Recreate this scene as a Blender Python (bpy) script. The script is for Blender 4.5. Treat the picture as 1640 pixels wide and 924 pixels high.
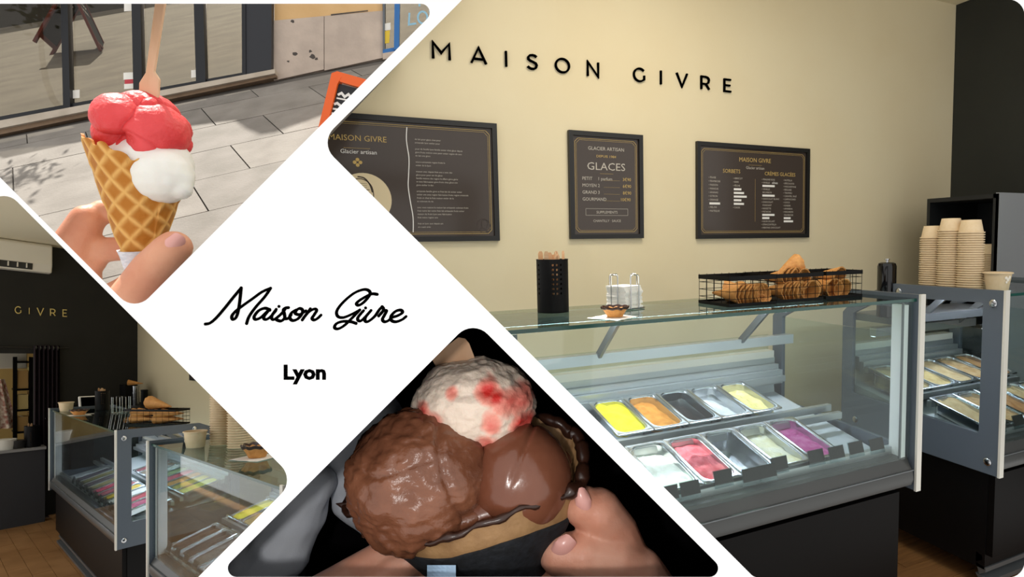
import bpy, math, random
import numpy as np
from mathutils import Vector, Matrix, noise

for o in list(bpy.data.objects):
    bpy.data.objects.remove(o)
scene = bpy.context.scene
COL = scene.collection
rnd = random.Random(7)

# ---------------------------------------------------------------- camera
F, PX, PY, EYE = 954.5, 960.0, 462.0, 1.6
_a = Vector((3000 - PX, 358 - PY, F)).normalized()
_b = Vector((510 - PX, 395 - PY, F)).normalized()
_m = (_a + _b).normalized()
_d = (_a - _b); _d = (_d - _m * _d.dot(_m)).normalized()
AX = (_m + _d) / math.sqrt(2); AY = (_m - _d) / math.sqrt(2); AZ = AX.cross(AY)
CAM = Vector((0, 0, EYE))

def c2w(v):
    """direction in camera terms (right, down, forward) -> world"""
    v = Vector(v)
    return Vector((AX.dot(v), AY.dot(v), AZ.dot(v)))

RIGHT, DOWN, FWD = c2w((1, 0, 0)), c2w((0, 1, 0)), c2w((0, 0, 1))
UP = -DOWN
cd = bpy.data.cameras.new('camera')
cam = bpy.data.objects.new('camera', cd)
COL.objects.link(cam)
cd.sensor_fit = 'HORIZONTAL'
cd.sensor_width = 36.0
cd.lens = 36.0 * F / 1640.0
cd.shift_x = (820.0 - PX) / 1640.0
cd.shift_y = (PY - 462.0) / 1640.0
cd.clip_start = 0.05
cd.clip_end = 200
_mw = Matrix.Identity(4)
for i in range(3):
    _mw[i][0] = RIGHT[i]; _mw[i][1] = UP[i]; _mw[i][2] = -FWD[i]; _mw[i][3] = CAM[i]
cam.matrix_world = _mw
scene.camera = cam

# ---------------------------------------------------------------- light
world = bpy.data.worlds.new('overcast_sky')
scene.world = world
world.use_nodes = True
world.node_tree.nodes['Background'].inputs[0].default_value = (1.0, 0.985, 0.96, 1)
world.node_tree.nodes['Background'].inputs[1].default_value = 1.08
SUN_TO = c2w((-0.38, -0.90, 0.20)).normalized()      # towards the sun
sl = bpy.data.lights.new('sun', 'SUN')
sl.energy = 7.2
sl.color = (1.0, 0.95, 0.86)
sl.angle = math.radians(0.8)
sun = bpy.data.objects.new('sun', sl)
COL.objects.link(sun)
sun.rotation_euler = SUN_TO.to_track_quat('Z', 'Y').to_euler()
sun.location = CAM + SUN_TO * 20
# flash-like spot added near the viewer to brighten the lower middle scoops
sp = bpy.data.lights.new('flash_fill_spot', 'SPOT')
sp.energy = 21; sp.spot_size = math.radians(52); sp.spot_blend = .6; sp.shadow_soft_size = .04; sp.color = (1.0, .96, .92)
spo = bpy.data.objects.new('flash_fill_spot', sp); COL.objects.link(spo)
spo.location = CAM - UP * .10 - RIGHT * .26 - FWD * .15
_tg = CAM + c2w(((757 - PX) / F, (745 - PY) / F, 1)) * 1.2
spo.rotation_euler = (spo.location - _tg).to_track_quat('Z', 'Y').to_euler()
# unseen fill light added under the shop ceiling to brighten the cream wall
la = bpy.data.lights.new('shop_fill_light', 'AREA')
la.energy = 19; la.size = .5; la.color = (1.0, .93, .80)
lao = bpy.data.objects.new('shop_fill_light', la); COL.objects.link(lao)
lao.location = (1.5, 1.75, 3.2)
vs = scene.view_settings
vs.view_transform = 'Standard'
vs.look = 'None'
vs.exposure = 0.0
vs.gamma = 1.0
vs.use_curve_mapping = False

# ---------------------------------------------------------------- helpers
def ray(u, v):
    return c2w(((u - PX) / F, (v - PY) / F, 1.0))

def at(u, v, d):
    return CAM + ray(u, v) * d

def on_plane(u, v, p, n):
    r = ray(u, v)
    return CAM + r * ((p - CAM).dot(n) / r.dot(n))

def to_px(p):
    q = p - CAM
    z = q.dot(FWD)
    return (PX + F * q.dot(RIGHT) / z, PY + F * q.dot(DOWN) / z, z)

def lin(h):
    if isinstance(h, str):
        h = h.lstrip('#')
        c = [int(h[i:i + 2], 16) / 255 for i in (0, 2, 4)]
        return tuple((x / 12.92 if x <= .04045 else ((x + .055) / 1.055) ** 2.4) for x in c) + (1,)
    return tuple(h) + (1,)

MATS = {}
def mat(name, color, rough=0.5, metal=0.0, color2=None, scale=20.0, bump=0.0, bscale=None, spec=0.5, coat=0.0,
        emit=0.0, sss=0.0, detail=6.0, contrast=(0.35, 0.65), aniso=None, transl=0.0):
    if name in MATS:
        return MATS[name]
    m = bpy.data.materials.new(name)
    m.use_nodes = True
    nt = m.node_tree
    b = nt.nodes['Principled BSDF']
    b.inputs['Base Color'].default_value = lin(color)
    b.inputs['Roughness'].default_value = rough
    b.inputs['Metallic'].default_value = metal
    b.inputs['Specular IOR Level'].default_value = spec
    if coat:
        b.inputs['Coat Weight'].default_value = coat
        b.inputs['Coat Roughness'].default_value = 0.08
    if emit:
        b.inputs['Emission Color'].default_value = lin(color)
        b.inputs['Emission Strength'].default_value = emit
    if sss:
        b.inputs['Subsurface Weight'].default_value = sss
        b.inputs['Subsurface Radius'].default_value = (0.03, 0.012, 0.006)
        b.inputs['Subsurface Scale'].default_value = 0.6
    geo = None
    if color2 or bump:
        geo = nt.nodes.new('ShaderNodeNewGeometry')
        mp = nt.nodes.new('ShaderNodeMapping')
        if aniso:
            mp.inputs['Scale'].default_value = aniso
        nt.links.new(geo.outputs['Position'], mp.inputs['Vector'])
    if color2:
        nz = nt.nodes.new('ShaderNodeTexNoise')
        nz.inputs['Scale'].default_value = scale
        nz.inputs['Detail'].default_value = detail
        nt.links.new(mp.outputs[0], nz.inputs['Vector'])
        cr = nt.nodes.new('ShaderNodeValToRGB')
        cr.color_ramp.elements[0].position = contrast[0]
        cr.color_ramp.elements[1].position = contrast[1]
        cr.color_ramp.elements[0].color = lin(color)
        cr.color_ramp.elements[1].color = lin(color2)
        nt.links.new(nz.outputs['Fac'], cr.inputs[0])
        nt.links.new(cr.outputs[0], b.inputs['Base Color'])
    if bump:
        n2 = nt.nodes.new('ShaderNodeTexNoise')
        n2.inputs['Scale'].default_value = bscale or scale * 3
        n2.inputs['Detail'].default_value = 5
        nt.links.new(mp.outputs[0], n2.inputs['Vector'])
        bp = nt.nodes.new('ShaderNodeBump')
        bp.inputs['Strength'].default_value = bump
        bp.inputs['Distance'].default_value = 0.004
        nt.links.new(n2.outputs['Fac'], bp.inputs['Height'])
        nt.links.new(bp.outputs[0], b.inputs['Normal'])
    MATS[name] = m
    return m

def glass(name, tint='FFFFFF', ior=1.45, rough=0.0, refl=1.0):
    """thin clear sheet: straight-through tint plus Fresnel reflection"""
    if name in MATS:
        return MATS[name]
    m = bpy.data.materials.new(name)
    m.use_nodes = True
    nt = m.node_tree
    nt.nodes.remove(nt.nodes['Principled BSDF'])
    tr = nt.nodes.new('ShaderNodeBsdfTransparent')
    tr.inputs[0].default_value = lin(tint)
    gl = nt.nodes.new('ShaderNodeBsdfGlossy')
    gl.inputs['Roughness'].default_value = rough
    ge = nt.nodes.new('ShaderNodeNewGeometry')
    dt = nt.nodes.new('ShaderNodeVectorMath'); dt.operation = 'DOT_PRODUCT'
    nt.links.new(ge.outputs['Incoming'], dt.inputs[0]); nt.links.new(ge.outputs['Normal'], dt.inputs[1])
    def op(kind, a, b=None):
        n = nt.nodes.new('ShaderNodeMath'); n.operation = kind
        for i, x in enumerate((a, b)):
            if x is None: continue
            if isinstance(x, (int, float)): n.inputs[i].default_value = x
            else: nt.links.new(x, n.inputs[i])
        return n
    r0 = ((ior - 1) / (ior + 1)) ** 2
    c1 = op('SUBTRACT', 1.0, op('ABSOLUTE', dt.outputs['Value']).outputs[0])
    fr = op('ADD', op('MULTIPLY', op('POWER', c1.outputs[0], 5.0).outputs[0], 1 - r0).outputs[0], r0)
    mu = nt.nodes.new('ShaderNodeMath'); mu.operation = 'MULTIPLY'
    mu.inputs[1].default_value = refl
    mx = nt.nodes.new('ShaderNodeMixShader')
    nt.links.new(fr.outputs[0], mu.inputs[0])
    nt.links.new(mu.outputs[0], mx.inputs[0])
    nt.links.new(tr.outputs[0], mx.inputs[1])
    nt.links.new(gl.outputs[0], mx.inputs[2])
    nt.links.new(mx.outputs[0], nt.nodes['Material Output'].inputs[0])
    MATS[name] = m
    return m

ORIG = {}
class MB:
    """collects geometry; build() links it as one mesh object"""
    def __init__(s, T=None):
        s.v = []; s.f = []; s.T = T
    def pt(s, p):
        p = Vector(p)
        return s.T @ p if s.T is not None else p
    def add(s, vs, fs):
        o = len(s.v)
        s.v.extend(s.pt(p) for p in vs)
        s.f.extend(tuple(i + o for i in f) for f in fs)
        return s
    def box(s, x0, x1, y0, y1, z0, z1):
        vs = [(x, y, z) for x in (x0, x1) for y in (y0, y1) for z in (z0, z1)]
        return s.add(vs, [(0, 1, 3, 2), (4, 6, 7, 5), (0, 4, 5, 1), (2, 3, 7, 6), (0, 2, 6, 4), (1, 5, 7, 3)])
    def loft(s, a, b, caps=True):
        n = len(a)
        fs = [(i, (i + 1) % n, n + (i + 1) % n, n + i) for i in range(n)]
        if caps:
            fs += [tuple(reversed(range(n))), tuple(range(n, 2 * n))]
        return s.add(list(a) + list(b), fs)
    def prism(s, poly, off):
        off = Vector(off)
        a = [Vector(p) for p in poly]
        return s.loft(a, [p + off for p in a])
    def rings(s, rings, close=False, caps=True):
        n = len(rings[0]); m = len(rings)
        fs = []
        for j in range(m if close else m - 1):
            k = (j + 1) % m
            for i in range(n):
                fs.append((j * n + i, j * n + (i + 1) % n, k * n + (i + 1) % n, k * n + i))
        if caps and not close:
            fs += [tuple(reversed(range(n))), tuple(range((m - 1) * n, m * n))]
        return s.add([p for r in rings for p in r], fs)
    def tube(s, pts, r, n=8, close=False, flat=1.0):
        pts = [Vector(p) for p in pts]
        rs = r if isinstance(r, (list, tuple)) else [r] * len(pts)
        out = []; prev = None
        for i, p in enumerate(pts):
            if close:
                t = pts[(i + 1) % len(pts)] - pts[i - 1]
            else:
                t = pts[min(i + 1, len(pts) - 1)] - pts[max(i - 1, 0)]
            t.normalize()
            if prev is None:
                a = t.orthogonal().normalized()
            else:
                a = (prev - t * prev.dot(t))
                a = a.normalized() if a.length > 1e-6 else t.orthogonal().normalized()
            prev = a
            b = t.cross(a)
            out.append([p + (a * math.cos(k * 2 * math.pi / n) + b * math.sin(k * 2 * math.pi / n) * flat) * rs[i] for k in range(n)])
        return s.rings(out, close)
    def lathe(s, prof, c=(0, 0, 0), ax=(0, 0, 1), n=24, caps=True):
        ax = Vector(ax).normalized(); a = ax.orthogonal().normalized(); b = ax.cross(a); c = Vector(c)
        return s.rings([[c + ax * z + (a * math.cos(k * 2 * math.pi / n) + b * math.sin(k * 2 * math.pi / n)) * r for k in range(n)] for r, z in prof], caps=caps)
    def ball(s, c, r, n=12, sc=(1, 1, 1)):
        prof = [(max(1e-4, math.sin(math.pi * i / n)), -math.cos(math.pi * i / n)) for i in range(n + 1)]
        c = Vector(c)
        return s.rings([[c + Vector((q * math.cos(k * math.pi / n) * r * sc[0], q * math.sin(k * math.pi / n) * r * sc[1], z * r * sc[2])) for k in range(2 * n)] for q, z in prof])
    def grid(s, fn, nu, nv):
        vs = [fn(i / nu, j / nv) for j in range(nv + 1) for i in range(nu + 1)]
        w = nu + 1
        return s.add(vs, [(j * w + i, j * w + i + 1, (j + 1) * w + i + 1, (j + 1) * w + i) for j in range(nv) for i in range(nu)])
    def build(s, name, m, parent=None, smooth=False, loc=None, bevel=0.0, kind=None):
        me = bpy.data.meshes.new(name)
        if parent is not None:
            L = ORIG[parent.name]
        elif loc is not None:
            L = Vector(loc)
        else:
            xs = [p[0] for p in s.v]; ys = [p[1] for p in s.v]; zs = [p[2] for p in s.v]
            L = Vector(((min(xs) + max(xs)) / 2, (min(ys) + max(ys)) / 2, min(zs)))
        me.from_pydata([p - L for p in s.v], [], s.f)
        me.validate()
        bmf(me)
        if smooth:
            me.polygons.foreach_set('use_smooth', [True] * len(me.polygons))
            me.set_sharp_from_angle(angle=math.radians(50 if smooth is True else smooth))
        me.materials.append(m)
        o = bpy.data.objects.new(name, me)
        COL.objects.link(o)
        if parent is not None:
            o.parent = parent
        else:
            o.location = L
        ORIG[o.name] = L
        if bevel:
            bv = o.modifiers.new('edge', 'BEVEL'); bv.width = bevel; bv.segments = 2; bv.limit_method = 'ANGLE'
        if kind:
            o['kind'] = kind
        return o

import bmesh
def bmf(me):
    bm = bmesh.new(); bm.from_mesh(me)
    bmesh.ops.recalc_face_normals(bm, faces=bm.faces)
    bm.to_mesh(me); bm.free()

def tag(o, label, cat, group=None):
    o['label'] = label; o['category'] = cat
    if group:
        o['group'] = group
    return o

def thing(name, label, cat, loc, group=None):
    o = bpy.data.objects.new(name, None)
    o.empty_display_size = 0.05
    COL.objects.link(o)
    o.location = loc
    ORIG[o.name] = Vector(loc)
    return tag(o, label, cat, group)

def dup(root, loc, label=None, rot=None):
    r = root.copy(); COL.objects.link(r); r.location = loc
    if rot is not None:
        r.rotation_euler = rot
    if label:
        r['label'] = label
    for ch in root.children:
        c = ch.copy(); COL.objects.link(c); c.parent = r
        for g in ch.children:
            d = g.copy(); COL.objects.link(d); d.parent = c
    return r

def frame(o, x, y, z, s=1.0):
    M = Matrix.Identity(4)
    for i in range(3):
        M[i][0] = x[i] * s; M[i][1] = y[i] * s; M[i][2] = z[i] * s; M[i][3] = o[i]
    return M

def smoothline(pts, k=6, close=False):
    pts = [Vector(p) for p in pts]; n = len(pts); out = []
    for i in range(n if close else n - 1):
        p0 = pts[(i - 1) % n] if close or i > 0 else pts[0]
        p1 = pts[i]; p2 = pts[(i + 1) % n]
        p3 = pts[(i + 2) % n] if close or i + 2 < n else pts[-1]
        for j in range(k):
            t = j / k
            out.append(0.5 * ((2 * p1) + (p2 - p0) * t + (2 * p0 - 5 * p1 + 4 * p2 - p3) * t * t + (3 * p1 - p0 - 3 * p2 + p3) * t ** 3))
    if not close:
        out.append(pts[-1].copy())
    return out

def rounded(poly, rad, k=6):
    """round the corners of a 2D polygon; rad is a number or list"""
    out = []; n = len(poly)
    for i in range(n):
        r = rad[i] if isinstance(rad, (list, tuple)) else rad
        p = Vector(poly[i]); a = Vector(poly[i - 1]) - p; b = Vector(poly[(i + 1) % n]) - p
        a.normalize(); b.normalize()
        if r <= 0:
            out.append(tuple(p)); continue
        half = a.angle(b) / 2
        t = r / math.tan(half); c = p + (a + b).normalized() * (r / math.sin(half))
        s0 = p + a * t - c; s1 = p + b * t - c
        ang = s0.angle(s1)
        for j in range(k + 1):
            w = j / k
            q = (s0 * math.sin((1 - w) * ang) + s1 * math.sin(w * ang)) / math.sin(ang)
            out.append((c.x + q.x, c.y + q.y))
    return out

def clip(poly, region):
    """Sutherland-Hodgman, both 2D, region convex"""
    cx = sum(p[0] for p in region) / len(region); cy = sum(p[1] for p in region) / len(region)
    for i in range(len(region)):
        a = region[i]; b = region[(i + 1) % len(region)]
        nx, ny = a[1] - b[1], b[0] - a[0]
        if (cx - a[0]) * nx + (cy - a[1]) * ny < 0:
            nx, ny = -nx, -ny
        out = []
        for j in range(len(poly)):
            p = poly[j]; q = poly[(j + 1) % len(poly)]
            dp = (p[0] - a[0]) * nx + (p[1] - a[1]) * ny; dq = (q[0] - a[0]) * nx + (q[1] - a[1]) * ny
            if dp >= 0:
                out.append(p)
            if dp * dq < 0:
                t = dp / (dp - dq); out.append((p[0] + (q[0] - p[0]) * t, p[1] + (q[1] - p[1]) * t))
        poly = out
        if len(poly) < 3:
            return []
    return poly

def strip2d(pts, w, rnd_caps=False):
    """outline of a stroke of width w along a 2D polyline (mitred)"""
    P = [Vector(p) for p in pts]; L = []; R = []
    for i, p in enumerate(P):
        d0 = (P[i] - P[i - 1]).normalized() if i > 0 else (P[1] - P[0]).normalized()
        d1 = (P[i + 1] - P[i]).normalized() if i + 1 < len(P) else d0
        n0 = Vector((-d0.y, d0.x)); n1 = Vector((-d1.y, d1.x)); n = n0 + n1
        if n.length < 1e-5:
            n = n0
        n.normalize(); k = min(1.9, 1 / max(.3, n.dot(n0)))
        L.append(p + n * (w / 2 * k)); R.append(p - n * (w / 2 * k))
    return L, R

def stroke(mb, pts, w, fn, t, ext=0.0):
    """extruded stroke; fn(x, y, z) -> 3D"""
    if ext:
        P = [Vector(p) for p in pts]
        P[0] = P[0] - (P[1] - P[0]).normalized() * ext; P[-1] = P[-1] + (P[-1] - P[-2]).normalized() * ext
        pts = P
    L, R = strip2d(pts, w)
    mb.rings([[fn(l.x, l.y, 0), fn(r.x, r.y, 0), fn(r.x, r.y, t), fn(l.x, l.y, t)] for l, r in zip(L, R)])

def arc(cx, cy, rx, ry, a0, a1, n=14):
    return [(cx + rx * math.cos(math.radians(a0 + (a1 - a0) * i / n)), cy + ry * math.sin(math.radians(a0 + (a1 - a0) * i / n))) for i in range(n + 1)]

# capitals as strokes in a box of height 1: (width, strokes)
GLYPH = {
    'M': (.95, [[(.06, 0), (.06, 1), (.475, .38), (.89, 1), (.89, 0)]]),
    'A': (.9, [[(.03, 0), (.45, 1), (.87, 0)], [(.2, .27), (.7, .27)]]),
    'I': (.14, [[(.07, 0), (.07, 1)]]),
    'S': (.68, [[(.6, .84), (.5, .93), (.36, .955), (.2, .92), (.1, .8), (.11, .66), (.22, .57), (.38, .51), (.54, .43), (.6, .3), (.55, .14), (.42, .055), (.28, .045), (.15, .09), (.05, .19)]]),
    'O': (1.04, [arc(.52, .5, .46, .455, 90, 450, 28)]),
    'N': (.86, [[(.06, 0), (.06, 1), (.8, 0), (.8, 1)]]),
    'G': (.97, [arc(.52, .5, .46, .455, 42, 318, 22) + [(.9, .2), (.9, .48)]]),
    'V': (.9, [[(.03, 1), (.45, 0), (.87, 1)]]),
    'R': (.76, [[(.06, 0), (.06, .955), (.4, .955), (.56, .91), (.66, .8), (.67, .68), (.62, .52), (.5, .44), (.4, .41), (.06, .41)], [(.42, .41), (.7, 0)]]),
    'E': (.68, [[(.62, .955), (.06, .955), (.06, .045), (.64, .045)], [(.06, .51), (.56, .51)]]),
}
def glyph(mb, ch, fn, t, w=.085):
    for st in GLYPH[ch][1]:
        stroke(mb, st, w, fn, t)

_txt = {}
def text_geo(body, bold=0.0):
    key = (body, bold)
    if key not in _txt:
        cu = bpy.data.curves.new('t', 'FONT'); cu.body = body; cu.size = 1.0; cu.resolution_u = 2; cu.offset = bold
        ob = bpy.data.objects.new('t', cu); COL.objects.link(ob)
        dg = bpy.context.evaluated_depsgraph_get()
        me = bpy.data.meshes.new_from_object(ob.evaluated_get(dg))
        vs = [tuple(v.co) for v in me.vertices]; fs = [tuple(p.vertices) for p in me.polygons]
        bpy.data.objects.remove(ob); bpy.data.curves.remove(cu); bpy.data.meshes.remove(me)
        _txt[key] = (vs, fs, max([v[0] for v in vs] or [0]), min([v[0] for v in vs] or [0]))
    return _txt[key]

def text(mb, body, x, y, size, fn, align='l', bold=0.0, sx=1.0):
    vs, fs, hi, lo = text_geo(body, bold)
    w = (hi + lo) * size * sx
    ox = x - (w / 2 if align == 'c' else w if align == 'r' else 0)
    mb.add([fn(ox + v[0] * size * sx, y + v[1] * size) for v in vs], fs)
# ---------------------------------------------------------------- materials
m_board = mat('white_lacquer', 'FBFBFB', 0.7, spec=0.1)
m_ink = mat('black_lettering', '020202', 0.9, spec=0.0)
m_cream = mat('cream_paint', 'DFD0AC', 0.85, color2='E2D5B3', scale=1.5, bump=0.05, bscale=60, spec=0.2)
m_dark = mat('charcoal_paint', '2E2F2B', 0.8, color2='33342F', scale=2, bump=0.05, bscale=60, spec=0.25)
m_black = mat('black_powder_coat', '070606', 0.5, spec=0.18)
m_blackpanel = mat('black_brown_panel', '080605', 0.5, spec=0.12)
m_bronze = mat('bronze_brown_front', '3A332D', 0.4, spec=0.5)
m_alu = mat('brushed_aluminium', 'C2C5C6', 0.3, metal=0.8)
m_alud = mat('grey_anodised_rail', '6E7274', 0.38, metal=0.6)
m_steel = mat('stainless_steel', 'C4C7CA', 0.22, metal=1.0)
m_tub = mat('white_tub_liner', 'C9CED2', 0.4, metal=0.2)
m_post = mat('white_plastic_post', 'EDEBEA', 0.5)
m_greypl = mat('slate_grey_end_plate', '555D66', 0.35, spec=0.4)
m_trim = mat('pale_edge_trim', 'DAD7CC', 0.35, metal=0.2)
m_led = mat('led_strip', 'E4EEFF', 0.5, emit=52.0)
m_led2 = mat('rear_led_strip', 'E4EEFF', 0.5, emit=6.0)
m_bump = mat('dark_grey_bumper', '4A4B4A', 0.35, metal=0.3, spec=.5)
g_case = glass('case_glass', 'F2F8F7', 1.42)
g_top = glass('top_glass', 'C9DAD5', 1.5)
m_gedge = mat('green_glass_edge', '1E4A42', 0.15, spec=0.7)
g_acr = glass('clear_acrylic', 'EAF1F2', 1.6)
m_wood = mat('pale_birch_wood', 'D9B48C', 0.7, color2='CDA377', scale=30, aniso=(1, 1, 4))
m_cup = mat('kraft_paper_cup', 'D6BE98', 0.75, color2='DAC4A1', scale=60)
m_cupprint = mat('cup_white_print', 'EFE6D6', 0.7)
m_wafer = mat('toasted_wafer', 'D39A55', 0.65, color2='B87C3C', scale=60, bump=0.3, bscale=240, contrast=(.3, .7))
m_choc = mat('chocolate_rim', '2E1A12', 0.3, color2='3B2218', scale=60)
m_paper = mat('white_paper', 'F1EEE6', 0.8)
m_gold = mat('gold_print', 'C2A35C', 0.5)
m_ptext = mat('pale_grey_print', 'B9B1A4', 0.6)
m_poster = mat('dark_poster_print', '453C36', 0.16, spec=0.4)
m_whiteprint = mat('white_print', 'EDEAE4', 0.6)
m_portrait = mat('portrait_print_cream', 'D9C7A0', 0.5)
m_line = mat('portrait_line_ink', '3A2C22', 0.6)
m_frame = mat('black_picture_frame', '14120F', 0.4)

# ---------------------------------------------------------------- display board with four openings
D = 1.0
REG = {
    'street': ([(-40, 6), (708, 6), (215.5, 499.5), (-40, 244)], [0, 14, 32, 0]),
    'corner': ([(6, 301.5), (473, 768.5), (317, 924.5), (250, 991), (-60, 991), (-60, 367)], [30, 32, 0, 0, 0, 0]),
    'hands': ([(757.5, 511.5), (1168, 922), (1168, 923.5), (345, 923.5)], None),
    'shop': ([(741, -1), (1641, -1), (1641, 925), (1208, 925), (511.5, 228.5)], [0, 26, 26, 18, 32]),
}
REG['hands'] = ([(757.5, 511.5), (1170, 924), (345, 924)], [33, 14, 14])
def grow(poly, k):
    n = len(poly); out = []
    cx = sum(p[0] for p in poly) / n; cy = sum(p[1] for p in poly) / n
    L = []
    for i in range(n):
        a = Vector(poly[i]); b = Vector(poly[(i + 1) % n]); d = (b - a).normalized(); nn = Vector((-d.y, d.x))
        if (Vector((cx, cy)) - a).dot(nn) > 0:
            nn = -nn
        L.append((a + nn * k, d))
    for i in range(n):
        p, d = L[i - 1]; q, e = L[i]
        den = d.x * e.y - d.y * e.x
        t = ((q.x - p.x) * e.y - (q.y - p.y) * e.x) / den
        out.append(tuple(p + d * t))
    return out

def board():
    root = thing('display_board', 'flat white board with four diamond openings and black script lettering', 'board', at(820, 1014, D))
    bm = bmesh.new()
    def loop(pts, d):
        vs = [bm.verts.new(at(u, v, d) - ORIG[root.name]) for u, v in pts]
        return vs, [bm.edges.new((vs[i], vs[(i + 1) % len(vs)])) for i in range(len(vs))]
    outer = [(-300, -140), (1860, -140), (1860, 1120), (-300, 1120)]
    loops = []
    for d, k in ((D, 0.0), (D + .005, 4.0)):
        es = []; keep = []
        vs, e = loop(outer, d); es += e; keep.append(vs)
        for key, (poly, rad) in REG.items():
            r = rounded(poly, rad, 8)
            if k:
                c = Vector((sum(p[0] for p in r) / len(r), sum(p[1] for p in r) / len(r)))
                r = [tuple(Vector(p) + (Vector(p) - c).normalized() * k) for p in r]
            vs, e = loop(r, d); es += e; keep.append(vs)
        before = set(bm.faces)
        bmesh.ops.triangle_fill(bm, use_beauty=True, edges=es)
        if k:
            for f in bm.faces:
                if f not in before:
                    f.material_index = 1
        loops.append(keep)
    for A, B in zip(*loops):
        n = len(A)
        for i in range(n):
            bm.faces.new((A[i], A[(i + 1) % n], B[(i + 1) % n], B[i]))
    bmesh.ops.recalc_face_normals(bm, faces=bm.faces)
    me = bpy.data.meshes.new('panel_sheet'); bm.to_mesh(me); bm.free()
    me.materials.append(m_board); me.materials.append(mat('grey_backing', '55534F', .9, spec=.1))
    o = bpy.data.objects.new('panel_sheet', me); COL.objects.link(o); o.parent = root
    # script lettering
    S = [
        [(85, 360), (120, 352), (165, 315), (230, 240), (290, 165), (347, 97)],
        [(347, 97), (342, 150), (332, 230), (320, 288), (303, 320), (284, 324), (280, 300), (305, 268), (350, 232), (430, 175), (500, 125), (562, 98)],
        [(562, 98), (520, 160), (450, 240), (405, 305), (387, 355)],
        [(556, 258), (522, 244), (475, 262), (442, 305), (452, 326), (490, 312), (530, 275), (556, 252)],
        [(556, 252), (520, 295), (512, 318), (530, 326), (560, 308), (600, 262)],
        [(603, 252), (572, 298), (572, 322), (592, 324), (640, 285), (672, 245)],
        [(693, 240), (668, 243), (655, 258), (662, 285), (664, 315), (640, 337), (612, 332), (605, 325)],
        [(664, 322), (690, 318), (712, 292)],
        [(748, 256), (715, 278), (702, 312), (722, 334), (760, 322), (790, 286), (795, 258), (775, 246), (752, 258), (742, 282), (775, 290), (820, 262)],
        [(852, 248), (820, 292), (793, 330)],
        [(800, 318), (840, 272), (880, 250), (898, 260), (880, 292), (864, 318), (880, 330), (905, 318), (930, 294)],
        [(1340, 143), (1300, 140), (1250, 163), (1203, 193), (1188, 213), (1208, 222), (1248, 195), (1286, 145), (1280, 117), (1240, 108), (1170, 135), (1092, 200), (1046, 262), (1052, 303), (1092, 312), (1150, 290), (1213, 256)],
        [(1213, 256), (1160, 312), (1100, 370), (1052, 395), (1028, 384), (1045, 355), (1095, 340), (1150, 344), (1185, 355)],
        [(1240, 262), (1200, 310), (1202, 334), (1225, 334), (1262, 298), (1295, 260)],
        [(1295, 260), (1256, 308), (1252, 338), (1275, 340), (1320, 305), (1355, 255), (1376, 234)],
        [(1376, 234), (1386, 250), (1375, 275), (1350, 302)],
        [(1352, 300), (1380, 268), (1408, 262), (1390, 300), (1378, 325), (1390, 342), (1415, 338), (1445, 315)],
        [(1445, 312), (1490, 298), (1524, 276), (1512, 258), (1475, 266), (1442, 300), (1443, 332), (1475, 343), (1520, 328), (1551, 304)],
    ]
    mb = MB()
    px = D / F
    def bp(x, y):
        return at(310 + x / 4.5556, 440 + y / 4.5556, D - .0006)
    for st in S:
        line = smoothline([(x, y, 0) for x, y in st], 6)
        n = len(line); rr = []
        for i in range(n):
            a = line[min(i + 1, n - 1)] - line[max(i - 1, 0)]
            ang = math.atan2(-a.y, a.x)
            rr.append((2.15 + 0.75 * abs(math.sin(ang - .5))) * px)
        mb.tube([bp(p.x, p.y) for p in line], rr, 8, flat=1.0)
        for p, r in ((line[0], rr[0]), (line[-1], rr[-1])):
            mb.ball(bp(p.x, p.y), r, 6)
    for x, y in ((623, 231), (1255, 242)):
        mb.ball(bp(x, y), 2.6 * px, 6)
    # flatten onto the panel
    for i, p in enumerate(mb.v):
        q = (p - CAM).dot(FWD) - D
        mb.v[i] = p - FWD * (q * 0.75 + 0.0006)
    mb.build('script_lettering', m_ink, root, smooth=True)
    mb = MB()
    fn = lambda x, y: at(453 + x, 607 - y, D - .0012)
    text(mb, 'Lyon', 0, 0, 32.0, fn, bold=0.042, sx=1.0)
    w = max(to_px(p)[0] for p in mb.v) - 453
    mb = MB()
    text(mb, 'Lyon', 0, 0, 32.0, fn, bold=0.042, sx=69.0 / w)
    mb.build('city_lettering', m_ink, root)
board()

# ================================================================ SHOP (main opening)
YW, XC, ZC = 2.9, 4.22, 3.26
def pz(u, v, z):
    r = ray(u, v); return CAM + r * ((z - EYE) / r.z)
def pw(u, v, y=YW):
    r = ray(u, v); return CAM + r * (y / r.y)
def pxx(u, v, x):
    r = ray(u, v); return CAM + r * (x / r.x)

def setting(name, mb, m, smooth=False):
    return mb.build(name, m, smooth=smooth, kind='structure')

rg = [(741, -1), (1720, -1), (1720, 990), (1208, 990), (511.5, 228.5)]
rg = grow(rg, 7)
# back wall, cut along the edges of its opening
def diag_top(z):
    lo, hi = 0.0, 600.0
    for _ in range(50):
        m_ = (lo + hi) / 2
        if pw(512 - 7 + m_, 228.5 - m_).z < z: lo = m_
        else: hi = m_
    return pw(512 - 7 + lo, 228.5 - lo)
qa = pw(505, 235)
setting('wall_back', MB().prism([qa, diag_top(ZC), (XC, YW, ZC), (XC, YW, 0), (qa.x, YW, 0)], (0, .08, 0)), m_cream)
setting('wall_right', MB().box(XC, XC + .08, .2, YW + .08, 0, ZC), m_dark)
setting('ceiling', MB().box(.75, XC + .08, .9, YW + .08, ZC, ZC + .06), m_cream)
m_plank = mat('oak_plank', '9A6C40', 0.5, color2='7E5530', scale=8, aniso=(.6, 8, 8), bump=.1)
fl = setting('floor', MB().box(1.0, XC, 1.25, YW, -.06, -.012), mat('floor_bed', '3A2A1C', .8))
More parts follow.
